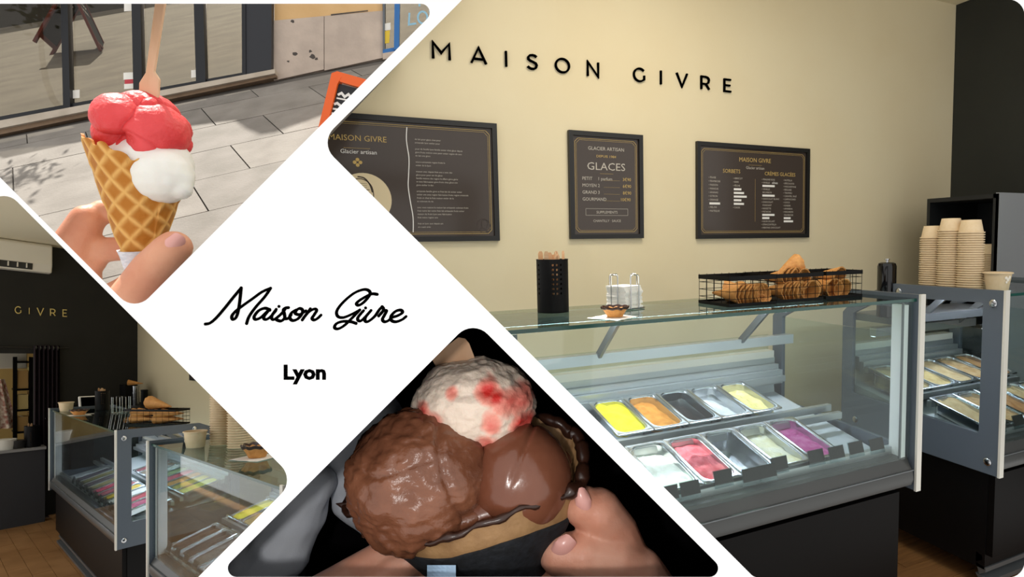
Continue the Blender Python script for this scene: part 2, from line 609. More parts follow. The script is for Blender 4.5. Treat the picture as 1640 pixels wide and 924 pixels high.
for i in range(10):
    for j in range(3):
        x0 = 1.62 + j * .9 - (i % 2) * .42
        a, b = max(x0, 1.55), min(x0 + .895, 3.9)
        if b > a:
            MB().box(a, b, 1.3 + i * .15, 1.3 + i * .15 + .147, -.012, 0).build('plank', m_plank, fl)

# wall sign, letter by letter
sg = thing('wall_sign', 'black raised letters reading MAISON GIVRE on cream wall', 'sign', (1.38, YW, 2.465))
span = {'M0': (692, 722), 'A1': (754, 779), 'I2': (808.5, 813.5), 'S3': (843, 861), 'O4': (888, 912), 'N5': (939, 958.5), 'G6': (1013, 1032), 'I7': (1056, 1060.5), 'V8': (1082, 1100), 'R9': (1121, 1136), 'E10': (1158, 1170.5)}
for k, (u0, u1) in span.items():
    g = GLYPH[k[0]]
    xa, xb = pw(u0, 105).x, pw(u1, 105).x
    s = (xb - xa) / g[0]
    if k[0] == 'I':
        s = .078
    mb = MB()
    hh = .0735
    glyph(mb, k[0], lambda x, y, z: (xa + x * s, YW - z, 2.4645 + y * hh), .012, w=.125)
    mb.build('letter_' + k[0].lower(), m_ink, sg)

# --------------------------------------------- framed posters
def poster(name, label, x0, x1, z0, z1, draw, t=.022):
    r = thing(name, label, 'poster', ((x0 + x1) / 2, YW, z0))
    fw = .024
    mb = MB(); y0 = YW - t
    a = [(x0, z0), (x1, z0), (x1, z1), (x0, z1)]; b = [(x0 + fw, z0 + fw), (x1 - fw, z0 + fw), (x1 - fw, z1 - fw), (x0 + fw, z1 - fw)]
    mb.rings([[(p[0], YW, p[1]) for p in a], [(p[0], y0, p[1]) for p in a], [(p[0], y0, p[1]) for p in b], [(p[0], YW - .006, p[1]) for p in b]], caps=False)
    mb.build('frame', m_frame, r)
    MB().box(x0 + fw, x1 - fw, YW - .009, YW - .003, z0 + fw, z1 - fw).build('sheet', m_poster, r)
    draw(r, x0, x1, z0, z1, lambda x, z: (x, YW - .0095, z))
    return r

def ruled(r, x0, x1, z0, z1, fn):
    mb = MB()
    for k, w in ((.036, .0022), (.044, .0012)):
        c = .018
        pts = [(x0 + k + c, z0 + k), (x1 - k - c, z0 + k), (x1 - k, z0 + k + c), (x1 - k, z1 - k - c), (x1 - k - c, z1 - k), (x0 + k + c, z1 - k), (x0 + k, z1 - k - c), (x0 + k, z0 + k + c)]
        for i in range(8):
            stroke(mb, [pts[i], pts[(i + 1) % 8]], w, lambda x, y, z: fn(x, y)[:1] + (fn(x, y)[1] - z,) + fn(x, y)[2:], .0003)
    mb.build('gold_border', m_gold, r)

def bars(mb, fn, spec, h=.012):
    for x, z, w in spec:
        y = fn(0, 0)[1]
        mb.box(x, x + w, y - .0006, y, z, z + h)

def small(mb, fn, x, z, s, size=.013, **k):
    text(mb, s, x, z, size, fn, **k)

def d_story(r, x0, x1, z0, z1, fn):
    ruled(r, x0, x1, z0, z1, fn)
    g = MB()
    text(g, 'MAISON GIVRE', .182, 2.066, .036, fn, 'c')
    mb = MB(); fy = fn(0, 0)[1]
    for a in range(4):   # small ornament
        an = a * math.pi / 2
        mb.ball((.175 + .012 * math.cos(an), fy, 1.972 + .012 * math.sin(an)), .008, 6, (1, .1, 1))
    g.v += mb.v; g.f += [tuple(i + len(g.v) - len(mb.v) for i in f) for f in mb.f]
    stroke(g, [(.12, 2.034), (.23, 2.034)], .0012, lambda x, y, z: (x, fy - z, y), .0003)
    g.build('gold_title', m_gold, r)
    t = MB(); text(t, 'Glacier artisan', .182, 2.010, .026, fn, 'c')
    t.build('subtitle', m_whiteprint, r)
    c = MB(); c.lathe([(.001, 0), (.118, 0), (.118, .0005)], (.195, fy, 1.808), (0, -1, 0), 40)
    p = c.build('portrait_disc', m_portrait, r)
    k = MB(); f2 = lambda x, y, z: (x, fy - .0006 - z, y)
    face = [(.225, 1.77), (.234, 1.80), (.236, 1.835), (.229, 1.868), (.210, 1.89), (.182, 1.90), (.150, 1.893), (.128, 1.87), (.118, 1.83)]
    stroke(k, [(v.x, v.y) for v in smoothline([(x, y, 0) for x, y in face], 4)], .004, f2, .0003)
    hair = [(.232, 1.84), (.222, 1.875), (.200, 1.903), (.172, 1.909)]
    stroke(k, [(v.x, v.y) for v in smoothline([(x, y, 0) for x, y in hair], 4)], .006, f2, .0003)
    for e in ((.205, 1.832), (.165, 1.834)):
        stroke(k, arc(e[0], e[1], .017, .011, 0, 360, 12), .0028, f2, .0003)
        stroke(k, [(e[0] - .015, e[1] + .02), (e[0] + .015, e[1] + .019)], .003, f2, .0003)
    for q in range(3):
        stroke(k, [(.15 + q * .004, 1.862 + q * .009), (.21, 1.861 + q * .009)], .0012, f2, .0003)
    stroke(k, [(.186, 1.83), (.190, 1.80), (.180, 1.796)], .002, f2, .0003)
    k.build('portrait_lines', m_line, p)
    b = MB(); z = 2.085; rr = random.Random(3)
    words = 'chez maison givre la glace est une affaire de famille depuis notre atelier a lyon fabrication artisanale avec des fruits frais et du lait entier de la region sans colorant pour vous'.split()
    for para in (2, 3, 2, 5, 4, 4, 2):
        for ln in range(para):
            s = ' '.join(rr.choice(words) for _ in range(rr.choice((6, 8, 9)) if ln < para - 1 else 4))
            text(b, s, .425, z, .0105, fn); z -= .0155
        z -= .013
    b.build('body_text', m_ptext, r, kind='stuff')
    e = MB(); stroke(e, arc(.735, 1.69, .033, .033, 0, 360, 24), .0015, f2, .0003)
    stroke(e, arc(.74, 1.70, .016, .02, -60, 220, 14), .002, f2, .0003); stroke(e, [(.715, 1.665), (.728, 1.683), (.75, 1.668)], .002, f2, .0003)
    e.build('round_emblem', m_line, r)
    s = MB(); wav = [(.392, 2.14), (.388, 2.08), (.396, 2.0), (.392, 1.93), (.388, 1.87), (.395, 1.8), (.404, 1.73), (.402, 1.66)]
    stroke(s, [(v.x, v.y) for v in smoothline([(x, y, 0) for x, y in wav], 5)], .004, f2, .001)
    s.build('crease', m_whiteprint, r)

def d_prices(r, x0, x1, z0, z1, fn):
    ruled(r, x0, x1, z0, z1, fn)
    xc = (x0 + x1) / 2; fy = fn(0, 0)[1]
    t = MB(); g = MB()
    text(t, 'GLACIER ARTISAN', xc, z1 - .093, .026, fn, 'c')
    text(g, 'DEPUIS 1984', xc, z1 - .13, .018, fn, 'c', sx=1.2)
    text(t, 'GLACES', xc, z1 - .196, .056, fn, 'c', sx=1.15)
    f2 = lambda x, y, z: (x, fy - z, y)
    stroke(g, [(xc - .04, z1 - .215), (xc + .04, z1 - .215)], .001, f2, .0003)
    for i, (a, b, c) in enumerate((('PETIT', '1 parfum', '3€90'), ('MOYEN', '2', '6€90'), ('GRAND', '3', '8€90'), ('GOURMAND', '', '10€90'))):
        z = z1 - .25 - i * .036
        text(t, a, x0 + .075, z, .024, fn)
        if b:
            text(t, b, x0 + .165, z, .024, fn)
        text(g, c, x1 - .07, z, .024, fn, 'r')
        stroke(g, [(x0 + .2, z), (x1 - .14, z)], .0008, f2, .0003)
    text(t, 'SUPPLEMENTS', xc, z1 - .425, .02, fn, 'c')
    w = .125
    stroke(t, [(xc - w, z1 - .435), (xc + w, z1 - .435), (xc + w, z1 - .40), (xc - w, z1 - .40), (xc - w, z1 - .435)], .0015, f2, .0003)
    text(t, 'CHANTILLY · SAUCE', xc, z1 - .47, .018, fn, 'c')
    t.build('white_text', m_ptext, r, kind='stuff'); g.build('gold_text', m_gold, r, kind='stuff')

def d_flavours(r, x0, x1, z0, z1, fn):
    ruled(r, x0, x1, z0, z1, fn)
    xc = (x0 + x1) / 2; t = MB(); g = MB(); w = MB(); fy = fn(0, 0)[1]
    text(g, 'MAISON GIVRE', xc, z1 - .1, .036, fn, 'c')
    stroke(g, [(xc - .05, z1 - .118), (xc + .05, z1 - .118)], .001, lambda x, y, z: (x, fy - z, y), .0003)
    text(t, 'Glacier artisan', xc, z1 - .142, .024, fn, 'c')
    text(g, 'SORBETS', x0 + .25, z1 - .17, .032, fn, 'c')
    text(g, 'CRÈMES GLACÉES', x0 + .62, z1 - .175, .031, fn, 'c')
    cols = [
        (x0 + .085, ['• FRAISE', '• FRAMBOISE', '• PASSION', '• MANGUE', '• ANANAS', '• CITRON', '• ORANGE', 1, '• MELON', '• PASTÈQUE']),
        (x0 + .26, ['• ABRICOT', '• KIWI', '• PÊCHE', 1, 1, 1, 1, 1, '• CASSIS']),
        (x0 + .475, ['• PRALINE ROSE', '• VANILLE', 1, '• VANILLE', '  BOURBON', 1, '• CHOCOLAT BLANC', '• CHOCOLAT', '  FONDANT', '• NOISETTE', '• PISTACHE', 1, 1, '• FLEUR DE LAIT', '• STRACCIATELLA', '• MENTHE CHOCOLAT']),
        (x0 + .645, ['• NUTELLA', '• SPECULOOS', '• MASCARPONE', '• RÉGLISSE', '• TIRAMISU', '• CARAMEL SALÉ', '• CAPPUCCINO', '• COCO', '• KINDER', '• AMARENA', '• MACARON', '  FRAMBOISE', 1, 1]),
    ]
    for i, (x, items) in enumerate(cols):
        st = .0215 if i < 2 else .0195
        z = z1 - .205
        for k, it in enumerate(items):
            if it == 1:
                L = .055 + .04 * ((k * 7 + i * 3) % 3) / 2
                MB().box(x + .006, x + .006 + L, fy - .0008, fy, z - .001, z + .011).build('correction_tape', m_whiteprint, r)
            else:
                text(t, it, x, z, .0145, fn)
            z -= st
    stroke(g, [(xc, z1 - .2), (xc, z0 + .1)], .001, lambda x, y, z: (x, fy - z, y), .0003)
    text(w, 'olives', x0 + .555, z1 - .225, .02, fn)
    t.build('flavour_list', m_ptext, r, kind='stuff'); g.build('gold_text', m_gold, r, kind='stuff'); w.build('handwritten_word', m_whiteprint, r)

poster('framed_poster', 'wide framed poster with round founder portrait and paragraphs of text', -.01, .812, 1.616, 2.184, d_story)
poster('framed_poster', 'narrow portrait-format framed price list headed GLACES', 1.190, 1.626, 1.62, 2.179, d_prices)
poster('framed_poster', 'framed flavour list in columns with white tape strips', 1.98, 2.831, 1.612, 2.168, d_flavours)
# --------------------------------------------- refrigerated display cases
def display_case(T, L, label, struts, ends=(1, 1), rear=True):
    """T maps case space to world: x along the counter 0..L, y from the front glass back, z up"""
    def M():
        return MB(T)
    o = T @ Vector((L / 2, .4, 0))
    r = thing('display_case', label, 'display case', o)
    M().box(.03, L - .03, .06, .80, .10, .56).build('cabinet', m_black, r)
    M().box(.035, L - .035, .030, .06, .17, .55).build('front_panel', m_blackpanel, r)
    # stepped aluminium plinth
    mb = M()
    for k in range(3):
        z = .02 + k * .05
        mb.prism([(.03, .10 - .035 * (2 - k) / 2, z), (.03, .06 - .035 * (2 - k) / 2 + .012, z + .02), (.03, .06 - .035 * (2 - k) / 2 + .012, z + .04), (.03, .10, z + .048)], (L - .06, 0, 0))
    mb.build('plinth_grille', m_alud, r)
    # front bumper rail
    prof = [(.06, .575), (.012, .578), (-.008, .59), (-.016, .615), (-.012, .645), (.0, .665), (.016, .695), (.022, .705), (.06, .705)]
    M().prism([(0.012, y, z) for y, z in prof], (L - .024, 0, 0)).build('bumper_rail', m_bump, r, smooth=40)
    M().box(.012, L - .012, -.0165, -.008, .652, .656).build('rail_line', m_alud, r)
    # tub
    mb = M()
    mb.prism([(.02, .06, .60), (.02, .022, .705), (.02, .10, .672), (.02, .80, .80), (.02, .82, .95), (.02, .84, .95), (.02, .84, .60)], (L - .04, 0, 0))
    mb.build('tub', m_tub, r)
    # pan rails
    mb = M()
    for y, z in ((.073, .735), (.352, .808), (.415, .828), (.72, .905)):
        mb.box(.03, L - .03, y - .012, y + .012, z - .03, z)
    mb.build('pan_rail', m_alu, r)
    # rear ledges
    if rear:
        mb = M()
        for y0, y1, z0, z1 in ((.735, .76, .86, .93), (.765, .79, .88, .955), (.795, .83, .90, .985)):
            mb.box(.025, L - .025, y0, y1, z0, z1)
        mb.build('rear_ledge', m_alu, r)
        M().box(.025, L - .025, .80, .86, .985, 1.02).build('door_track', m_trim, r)
        M().box(.025, L - .025, .66, .70, 1.08, 1.125).build('rear_rail', m_alu, r)
        M().box(.025, L - .025, .668, .692, 1.0782, 1.0798).build('led_strip', m_led2, r)
        M().box(.025, L - .025, .845, .851, 1.02, 1.10).build('rear_door_pane', g_case, r)
    M().box(.02, L - .02, .45, .49, 1.30, 1.345).build('top_rear_rail', m_alu, r)
    M().box(.03, L - .03, .456, .484, 1.2986, 1.2998).build('led_strip', m_led, r)
    for x in struts:
        mb = M()
        a = Vector((x, .46, 1.31)); b = Vector((x, .68, 1.11))
        d = (b - a).normalized(); n = Vector((0, -d.z, d.y)) * .016
        mb.prism([a - n, b - n, b + n, a + n], (.014, 0, 0))
        mb.build('strut', m_alud, r)
    # glass
    M().box(.014, L - .014, .004, .012, .70, 1.343).build('front_glass', g_case, r)
    t = M().box(.0, L, .002, .49, 1.3445, 1.3565).build('top_glass', g_top, r)
    M().box(.0, L, -.001, .0018, 1.3445, 1.3565).build('glass_edge', m_gedge, t)
    # end plates
    for side, on in zip((0, 1), ends):
        x0 = -.022 if side == 0 else L
        out = [(-.012, .565), (.84, .565), (.84, 1.20), (.76, 1.28), (.53, 1.372), (-.012, 1.372)]
        hole = rounded([(.075, .735), (.77, .76), (.77, 1.20), (.56, 1.305), (.075, 1.315)], .01, 2)
        # plate with a window: ring of quads between outline and hole, resampled
        n = 32
        def res(poly, n):
            pts = [Vector(p) for p in poly]; ln = [(pts[(i + 1) % len(pts)] - pts[i]).length for i in range(len(pts))]
            return pts, ln
        c = Vector((.36, 1.0))
        def cast(poly, ang):
            dr = Vector((math.cos(ang), math.sin(ang))); best = None
            for i in range(len(poly)):
                a = Vector(poly[i]); b = Vector(poly[(i + 1) % len(poly)]); e = b - a
                den = dr.x * e.y - dr.y * e.x
                if abs(den) < 1e-9: continue
                q = a - c; tt = (q.x * e.y - q.y * e.x) / den; uu = (q.x * dr.y - q.y * dr.x) / den
                if tt > 0 and -1e-6 <= uu <= 1 + 1e-6 and (best is None or tt < best): best = tt
            return c + dr * best
        angs = sorted(set([round(math.atan2(p[1] - c.y, p[0] - c.x), 5) for p in out + hole] + [round(-math.pi + k * math.pi / 12, 5) for k in range(24)]))
        A = [cast(out, a) for a in angs]; B = [cast(hole, a) for a in angs]
        mb = M()
        mb.rings([[(x0, p.x, p.y) for p in A], [(x0 + .022, p.x, p.y) for p in A], [(x0 + .022, p.x, p.y) for p in B], [(x0, p.x, p.y) for p in B]], close=True)
        pl = mb.build('end_plate', m_greypl, r)
        M().box(x0 + .007, x0 + .013, .07, .775, .73, 1.20).build('end_window', g_case, r)
        M().box(x0 - .003, x0 + .025, -.022, -.012, .563, 1.374).build('edge_trim', m_trim, r)
        for y, z in ((.03, 1.315), (.49, 1.335), (.03, .62), (.74, .62)):
            sx = x0 if side == 0 else x0 + .022
            M().lathe([(.002, -.001), (.017, -.001), (.017, .006), (.013, .009), (.001, .009)], (sx, y, z), (-1 if side == 0 else 1, 0, 0), 18).build('bolt', m_steel, pl, smooth=True)
        xi = .022 if side == 0 else L - .048
        M().box(xi, xi + .026, .018, .075, .70, 1.33).build('inner_post', m_post, r)
        M().box(xi + (.03 if side == 0 else -.012), xi + (.042 if side == 0 else -.004), .014, .020, .70, 1.34).build('post_seal', m_alud, r)
    return r

GEL = {}
def gel_mat(c1, c2):
    k = 'gelato_' + c1
    return mat(k, c1, 0.55, color2=c2, scale=26, bump=0.8, bscale=110, spec=.3, contrast=(.38, .62))

def pan(T, x, y, z, slope, w, l, c1, c2, fill, label, group, seed=0, rim=1.0):
    """steel pan with rounded ends; x, y, z: centre of the top rim, slope along y"""
    R = T @ Matrix.Translation((x, y, z)) @ Matrix.Rotation(math.atan(slope), 4, 'X')
    r = thing('gelato_pan', label, 'gelato pan', R @ Vector((0, 0, -.09)), group)
    def rr(hw, hl, rad, zz):
        return [(p[0], p[1], zz) for p in rounded([(-hw, -hl), (hw, -hl), (hw, hl), (-hw, hl)], rad, 5)]
    w2, l2 = w / 2 - .001, l / 2
    MB(R).rings([rr(w2 - .022, l2 - .026, .03, -.09), rr(w2 - .016, l2 - .018, .036, -.003), rr(w2, l2, .008, -.003), rr(w2, l2, .008, .002), rr(w2 - .003, l2 - .003, .008, .0035),
                 rr(w2 - .014 * rim, l2 - .016 * rim, .038, .003), rr(w2 - .018 * rim, l2 - .020 * rim, .038, -.004), rr(w2 - .024, l2 - .028, .03, -.085)], caps=True).build('pan', m_steel, r, smooth=40)
    if c1:
        iw, il = w2 - .0185 * rim, l2 - .0205 * rim
        rs = []
        def h(px, py):
            q = Vector((px * 14 + seed * 5.1, py * 14, seed * 1.7))
            v = noise.fractal(q * 1.6, .9, 2.1, 5) * .010 + noise.noise(q * .45) * .016 + abs(noise.noise(q * 1.1 + Vector((3, 3, 3)))) * .012 - .004
            return v + py * fill[1] + px * .05 * math.sin(seed)
        def rr2(hw, hl, rad):
            p = [Vector(q) for q in rounded([(-hw, -hl), (hw, -hl), (hw, hl), (-hw, hl)], rad, 5)]; out = []
            for a_, b_ in zip(p, p[1:] + p[:1]):
                k_ = 8 if (b_ - a_).length > hw * .6 else 1
                out += [(a_.lerp(b_, q / k_).x, a_.lerp(b_, q / k_).y, 0) for q in range(k_)]
            return out
        N = 22
        for j in range(N + 1):
            s = 1 - j / N * .995
            rs.append([(px, py, min(-.004, fill[0] + h(px, py))) for px, py, _ in rr2(iw * s, il * s, .034 * s)])
        mb = MB(R)
        mb.rings(rs, caps=True)
        mb.build('gelato', gel_mat(c1, c2), r, smooth=80)
    return r

def tag_holder(T, x, y, z, label, group, tilt=.35, rise=0.0):
    R = T @ Matrix.Translation((x, y, z)) @ Matrix.Rotation(-tilt, 4, 'X')
    r = thing('flavour_tag', label, 'price tag', R @ Vector((0, 0, 0)), group)
    mb = MB(R)
    mb.box(-.041, .041, 0, .002, 0, .062); mb.box(-.041, .041, 0, .035, 0, .002)
    mb.build('acrylic_stand', g_acr, r)
    MB(R).box(-.039, .039, -.0015, -.0005, .014, .060).build('black_card', mat('black_card', '1B1A18', .5), r)
    return r

T1 = Matrix.Translation((.44, 1.62, 0))
case1 = display_case(T1, 1.73, 'long glass-fronted gelato case below the framed posters', (.62, 1.38))
T2 = Matrix.Translation((2.625, 1.55, 0))
case2 = display_case(T2, .88, 'second glass gelato case carrying tall cup stacks beside the dark wall', (.30, .7))

# gelato pans: yellow pan rim spans 938..1000 px at Y ~2.2
PW = .168
front = [('E9E7DE', 'F6F4EE', 'white cream', (-.02, -.05)), ('E2707C', 'CF4A58', 'pink strawberry', (-.022, -.06)), (None, None, 'nearly empty grey', 0), ('EDE6BC', 'F4F0DC', 'pale lemon cream', (-.03, -.08)), ('C06A9C', 'B03E84', 'magenta berry', (-.026, -.05))]
back = [('F0E23C', 'E5D224', 'bright yellow lemon', (-.012, .0)), ('EBA24A', 'D98C34', 'orange apricot', (-.03, -.09)), ('3C3430', '2A2422', 'dark scraped-out chocolate', (-.06, -.05)), ('E6E8E8', 'CFD3D6', 'white crystalline sorbet', (-.045, -.1)), ('F0E2A0', 'E4D488', 'pale yellow vanilla', (-.03, -.08))]
xr0 = 1.115; xf0 = 1.275
for i, (c1, c2, nm, fill) in enumerate(back):
    pan(T1, xr0 + i * PW - .44, 2.195 - 1.62, .872, .22, PW, .30, c1, c2, fill, 'steel pan of %s gelato in the rear row of the long case' % nm, 'gelato pans in the long case', i + 1, .8)
for i, (c1, c2, nm, fill) in enumerate(front):
    pan(T1, xf0 + (i - 1) * PW - .44, 1.835 - 1.62, .783, .255, PW, .30, c1, c2, fill, 'steel pan of %s gelato in the front row of the long case' % nm, 'gelato pans in the long case', i + 11, .8)
# pans at the hidden left end of the case are left out; those of the second case show through its end window
tans = [('CDB78C', 'BBA070'), ('D9BE86', 'C3A56C'), ('D2B98E', 'C2A578'), ('C9A97C', 'B58F60'), ('B98A5A', 'A87648'), ('8E2B3A', '7A1F2E'), ('D98C62', 'C9784E')]
names = ['nougat beige', 'praline tan', 'biscuit beige', 'caramel tan', 'coffee brown', 'dark cherry red', 'peach orange']
for i in range(5):
    c1, c2 = tans[i]
    pan(T2, .12 + i * PW, .575, .872, .22, PW, .30, c1, c2, (-.012, -.02), 'steel pan of %s gelato in the rear row of the second case' % names[i], 'gelato pans in the second case', 31 + i, .6)
    c1, c2 = tans[(i + 2) % 5]
    pan(T2, .12 + i * PW, .215, .783, .255, PW, .30, c1, c2, (-.012, -.02), 'steel pan of %s gelato in the front row of the second case' % names[(i + 2) % 5], 'gelato pans in the second case', 41 + i, .6)
# flavour tags along the front edge of the long case
tags = [(1108, 786, 0), (1161, 767, 1), (1206, 779, 0), (1251, 745, 1), (1232, 775, 0), (1310, 733, 1), (1343, 727, 0), (1374, 719, 1), (1407, 716, 1), (1073, 802, 0)]
for u, v, up in tags:
    p = pw(u, v + 8, 1.675 if up else 1.655)
    tag_holder(T1, p.x - .44, p.y - 1.62, max(p.z - .012, .722), 'small black flavour tag on clear stand along the front rail of the long case', 'flavour tags of the long case', .3)
for i in range(3):
    tag_holder(T2, .10 + i * .14, .05, .725, 'small black flavour tag on clear stand in the second case', 'flavour tags of the second case', .3)

# --------------------------------------------- things on the counters
def cup_mesh(T, name, parent, rt=.052, rb=.040, h=.062, inv=False):
    prof = [(rb - .004, .004), (rb - .001, 0), (rb, .001), (rt - .001, h - .004), (rt + .004, h - .0065), (rt + .005, h - .003), (rt + .002, h), (rt - .002, h - .002), (rb - .003, .008), (.001, .008)]
    if inv:
        prof = [(q, h - z) for q, z in prof]
    return MB(T).lathe(prof, n=28, caps=False).build(name, m_cup, parent, smooth=35)

def cup_stack(x, y, z, n, label, group, step=.0108, T0=None, **k):
    base = None
    for i in range(n):
        loc = (T0 @ Vector((x, y, z + i * step))) if T0 is not None else Vector((x, y, z + i * step))
        if base is None:
            base = thing('paper_cup', label, 'paper cup', loc, group)
            Tm = (Matrix.Translation(loc) @ (T0.to_3x3().to_4x4())) if T0 is not None else Matrix.Translation(loc)
            cup_mesh(Tm, 'cup_body', base, inv=True, **k)
        else:
            d = dup(base, loc)
            if i == n - 1:
                d['label'] = 'topmost ' + label
    return base
zc2 = 1.3575
for u, v, n, which in ((1497, 459, 23, 'shortest, left-hand'), (1519, 460.5, 27, 'tallest'), (1551, 463, 25, 'widest-looking marked')):
    pass
a = pz(1493, 459.5, zc2); b = pz(1520, 461, zc2); c = pz(1551, 463.5, zc2)
cup_stack(a.x + .02, a.y + .02, zc2, 23, 'inverted kraft paper cup in the shortest of three stacks on the second case', 'cups in the shortest stack')
cup_stack(b.x, b.y, zc2, 26, 'inverted kraft paper cup in the tallest stack on the second case', 'cups in the tallest stack')
cup_stack(c.x + .02, c.y + .01, zc2, 25, 'inverted kraft paper cup in the stack with a printed mark on its top cup', 'cups in the marked stack')
p = pz(1611, 466, zc2)
one = thing('paper_cup', 'single upright kraft paper cup with pale floral print on the second case', 'paper cup', (p.x + .02, p.y + .05, zc2))
Tm = Matrix.Translation((p.x + .02, p.y + .05, zc2))
cup_mesh(Tm, 'cup_body', one, rt=.056, rb=.043, h=.082)
mb = MB(Tm)
for k, (an, hh, s) in enumerate(((-1.75, .05, .009), (-1.95, .058, .007), (-1.6, .06, .008), (-1.85, .038, .006))):
    rr_ = .0435 + .012 * hh / .082 + .001
    mb.lathe([(s, 0), (s * .6, .0012)], (rr_ * math.cos(an), rr_ * math.sin(an), hh), (math.cos(an), math.sin(an), -.1), 10)
mb.build('floral_print', m_cupprint, one)

# perforated spoon holder
def perforated(T, r, h, cols, rows, z0, dz, name, parent, m, n=48, hole=.0042):
    mb = MB(T)
    def pt(a, z, rr): return (rr * math.cos(a), rr * math.sin(a), z)
    zs = [0] + [z0 + k * dz for k in range(rows + 1)] + [h]
    for i in range(n):
        a0, a1 = 2 * math.pi * i / n, 2 * math.pi * (i + 1) / n
        am = (a0 + a1) / 2
        for j in range(len(zs) - 1):
            za, zb = zs[j], zs[j + 1]
            if 1 <= j <= rows and i in cols:
                zm = (za + zb) / 2; hw = hole / r
                q = [(a0, za), (am, za), (a1, za), (a1, zm), (a1, zb), (am, zb), (a0, zb), (a0, zm)]
                c = [(am + hw * math.cos(t), zm + hole * math.sin(t)) for t in [math.radians(d) for d in (225, 270, 315, 0, 45, 90, 135, 180)]]
                for rr in (r, r - .002):
                    vs = [pt(x, z, rr) for x, z in q + c]
                    mb.add(vs, [(k, (k + 1) % 8, 8 + (k + 1) % 8, 8 + k) for k in range(8)])
            else:
                for rr in (r, r - .002):
                    mb.add([pt(a0, za, rr), pt(a1, za, rr), pt(a1, zb, rr), pt(a0, zb, rr)], [(0, 1, 2, 3)])
    mb.lathe([(r - .002, 0), (r, 0), (r, .004), (.001, .004)], n=n)
    mb.lathe([(r - .003, h - .001), (r + .001, h - .001), (r + .001, h + .001), (r - .003, h + .001)], n=n, caps=False)
    return mb.build(name, m, parent, smooth=30)

def spoon_pot(T, label, n_sp, slabel, grp, r=.056, h=.186):
    root = thing('spoon_holder', label, 'spoon holder', T @ Vector((0, 0, 0)))
    step = 48
    cols = [k % step for base in (33, 45, 9, 21) for k in (base, base + 2, base + 4)]
    perforated(T, r, h, set(cols), 7, .06, .0165, 'perforated_body', root, m_black, step)
    rr = random.Random(5)
    for i in range(n_sp):
        an = rr.uniform(0, 6.28); q = r * rr.uniform(.25, .78)
        x, y = q * math.cos(an), q * math.sin(an); lean = rr.uniform(-.08, .08)
        top = h + rr.uniform(.004, .02)
        R = T @ Matrix.Translation((x, y, .01)) @ Matrix.Rotation(rr.uniform(0, 3.1), 4, 'Z') @ Matrix.Rotation(lean * .5, 4, 'Y')
        prof = [(-.0045, 0), (.0045, 0), (.0045, top - .055), (.009, top - .035), (.009, top - .008), (.005, top), (-.005, top), (-.009, top - .008), (-.009, top - .035), (-.0045, top - .055)]
        o = MB(R).prism([(a, 0, b) for a, b in prof], (0, .0016, 0)).build('wooden_spoon', m_wood, loc=R @ Vector((0, 0, 0)))
        tag(o, slabel, 'spoon', grp)
    return root
zt1 = 1.357
p = pz(886, 499, zt1)
spoon_pot(Matrix.Translation((p.x, p.y, zt1)), 'black perforated metal spoon holder on the long glass case', 14, 'flat wooden spoon standing in the black perforated holder on the long case', 'spoons in the holder on the long case')

# napkin holder
p = pz(1000, 494, zt1)
TN = Matrix.Translation((p.x, p.y, zt1)) @ Matrix.Rotation(.35, 4, 'Z')
nh = thing('napkin_holder', 'chrome wire napkin holder with tall loops on the long case', 'napkin holder', TN @ Vector((0, 0, 0)))
mb = MB(TN)
s = .052
mb.tube([(-s, -s, .003), (s, -s, .003), (s, s, .003), (-s, s, .003)], .0022, 6, close=True)
for cx, cy, dx, dy in ((0, -s, .022, 0), (0, s, .022, 0), (-s, 0, 0, .016), (s, 0, 0, .016)):
    pts = [(cx - dx, cy - dy, .003), (cx - dx, cy - dy, .118), (cx - dx * .7, cy - dy * .7, .125), (cx + dx * .7, cy + dy * .7, .125), (cx + dx, cy + dy, .118), (cx + dx, cy + dy, .003)]
    mb.tube(pts, .0022, 6)
mb.build('wire_frame', m_steel, nh, smooth=True)
mb = MB(TN)
rr = random.Random(2)
for i in range(22):
    e = rr.uniform(-.003, .003)
    mb.box(-.046 + e, .046 + e, -.046 - e, .046, .006 + i * .0036, .006 + i * .0036 + .003)
tag(mb.build('napkin_stack', m_paper, loc=TN @ Vector((0, 0, .006))), 'square stack of white napkins inside the chrome wire holder', 'napkins')

def wafer_bowl(T, label, napkin=None, r=.045, h=.032):
    root = thing('wafer_bowl', label, 'wafer bowl', T @ Vector((0, 0, 0)))
    n = 48; rings = []
    for q, z in ((.55, 0), (.62, .2), (.78, .6), (.95, .96), (.98, 1.0), (.92, .97), (.72, .58), (.5, .16), (.02, .14)):
        rings.append([(r * q * (1 + .05 * z * math.cos(12 * 2 * math.pi * k / n)) * math.cos(2 * math.pi * k / n), r * q * (1 + .05 * z * math.cos(12 * 2 * math.pi * k / n)) * math.sin(2 * math.pi * k / n), h * z * (1 + .05 * math.sin(9 * k * 2 * math.pi / n))) for k in range(n)])
    MB(T).rings(rings).build('bowl', m_wafer, root, smooth=60)
    rings = []
    for q, z in ((.93, .80), (.985, .92), (1.0, 1.06), (.95, 1.08), (.88, .9), (.80, .7)):
        rings.append([(r * q * (1 + .05 * math.cos(12 * 2 * math.pi * k / n)) * math.cos(2 * math.pi * k / n), r * q * (1 + .05 * math.cos(12 * 2 * math.pi * k / n)) * math.sin(2 * math.pi * k / n), h * (z + .05 * math.sin(9 * k * 2 * math.pi / n))) for k in range(n)])
    MB(T).rings(rings, caps=False).build('chocolate_rim', m_choc, root, smooth=60)
    return root
p = pz(985, 508.5, zt1)
R = Matrix.Translation((p.x - .008, p.y, zt1))
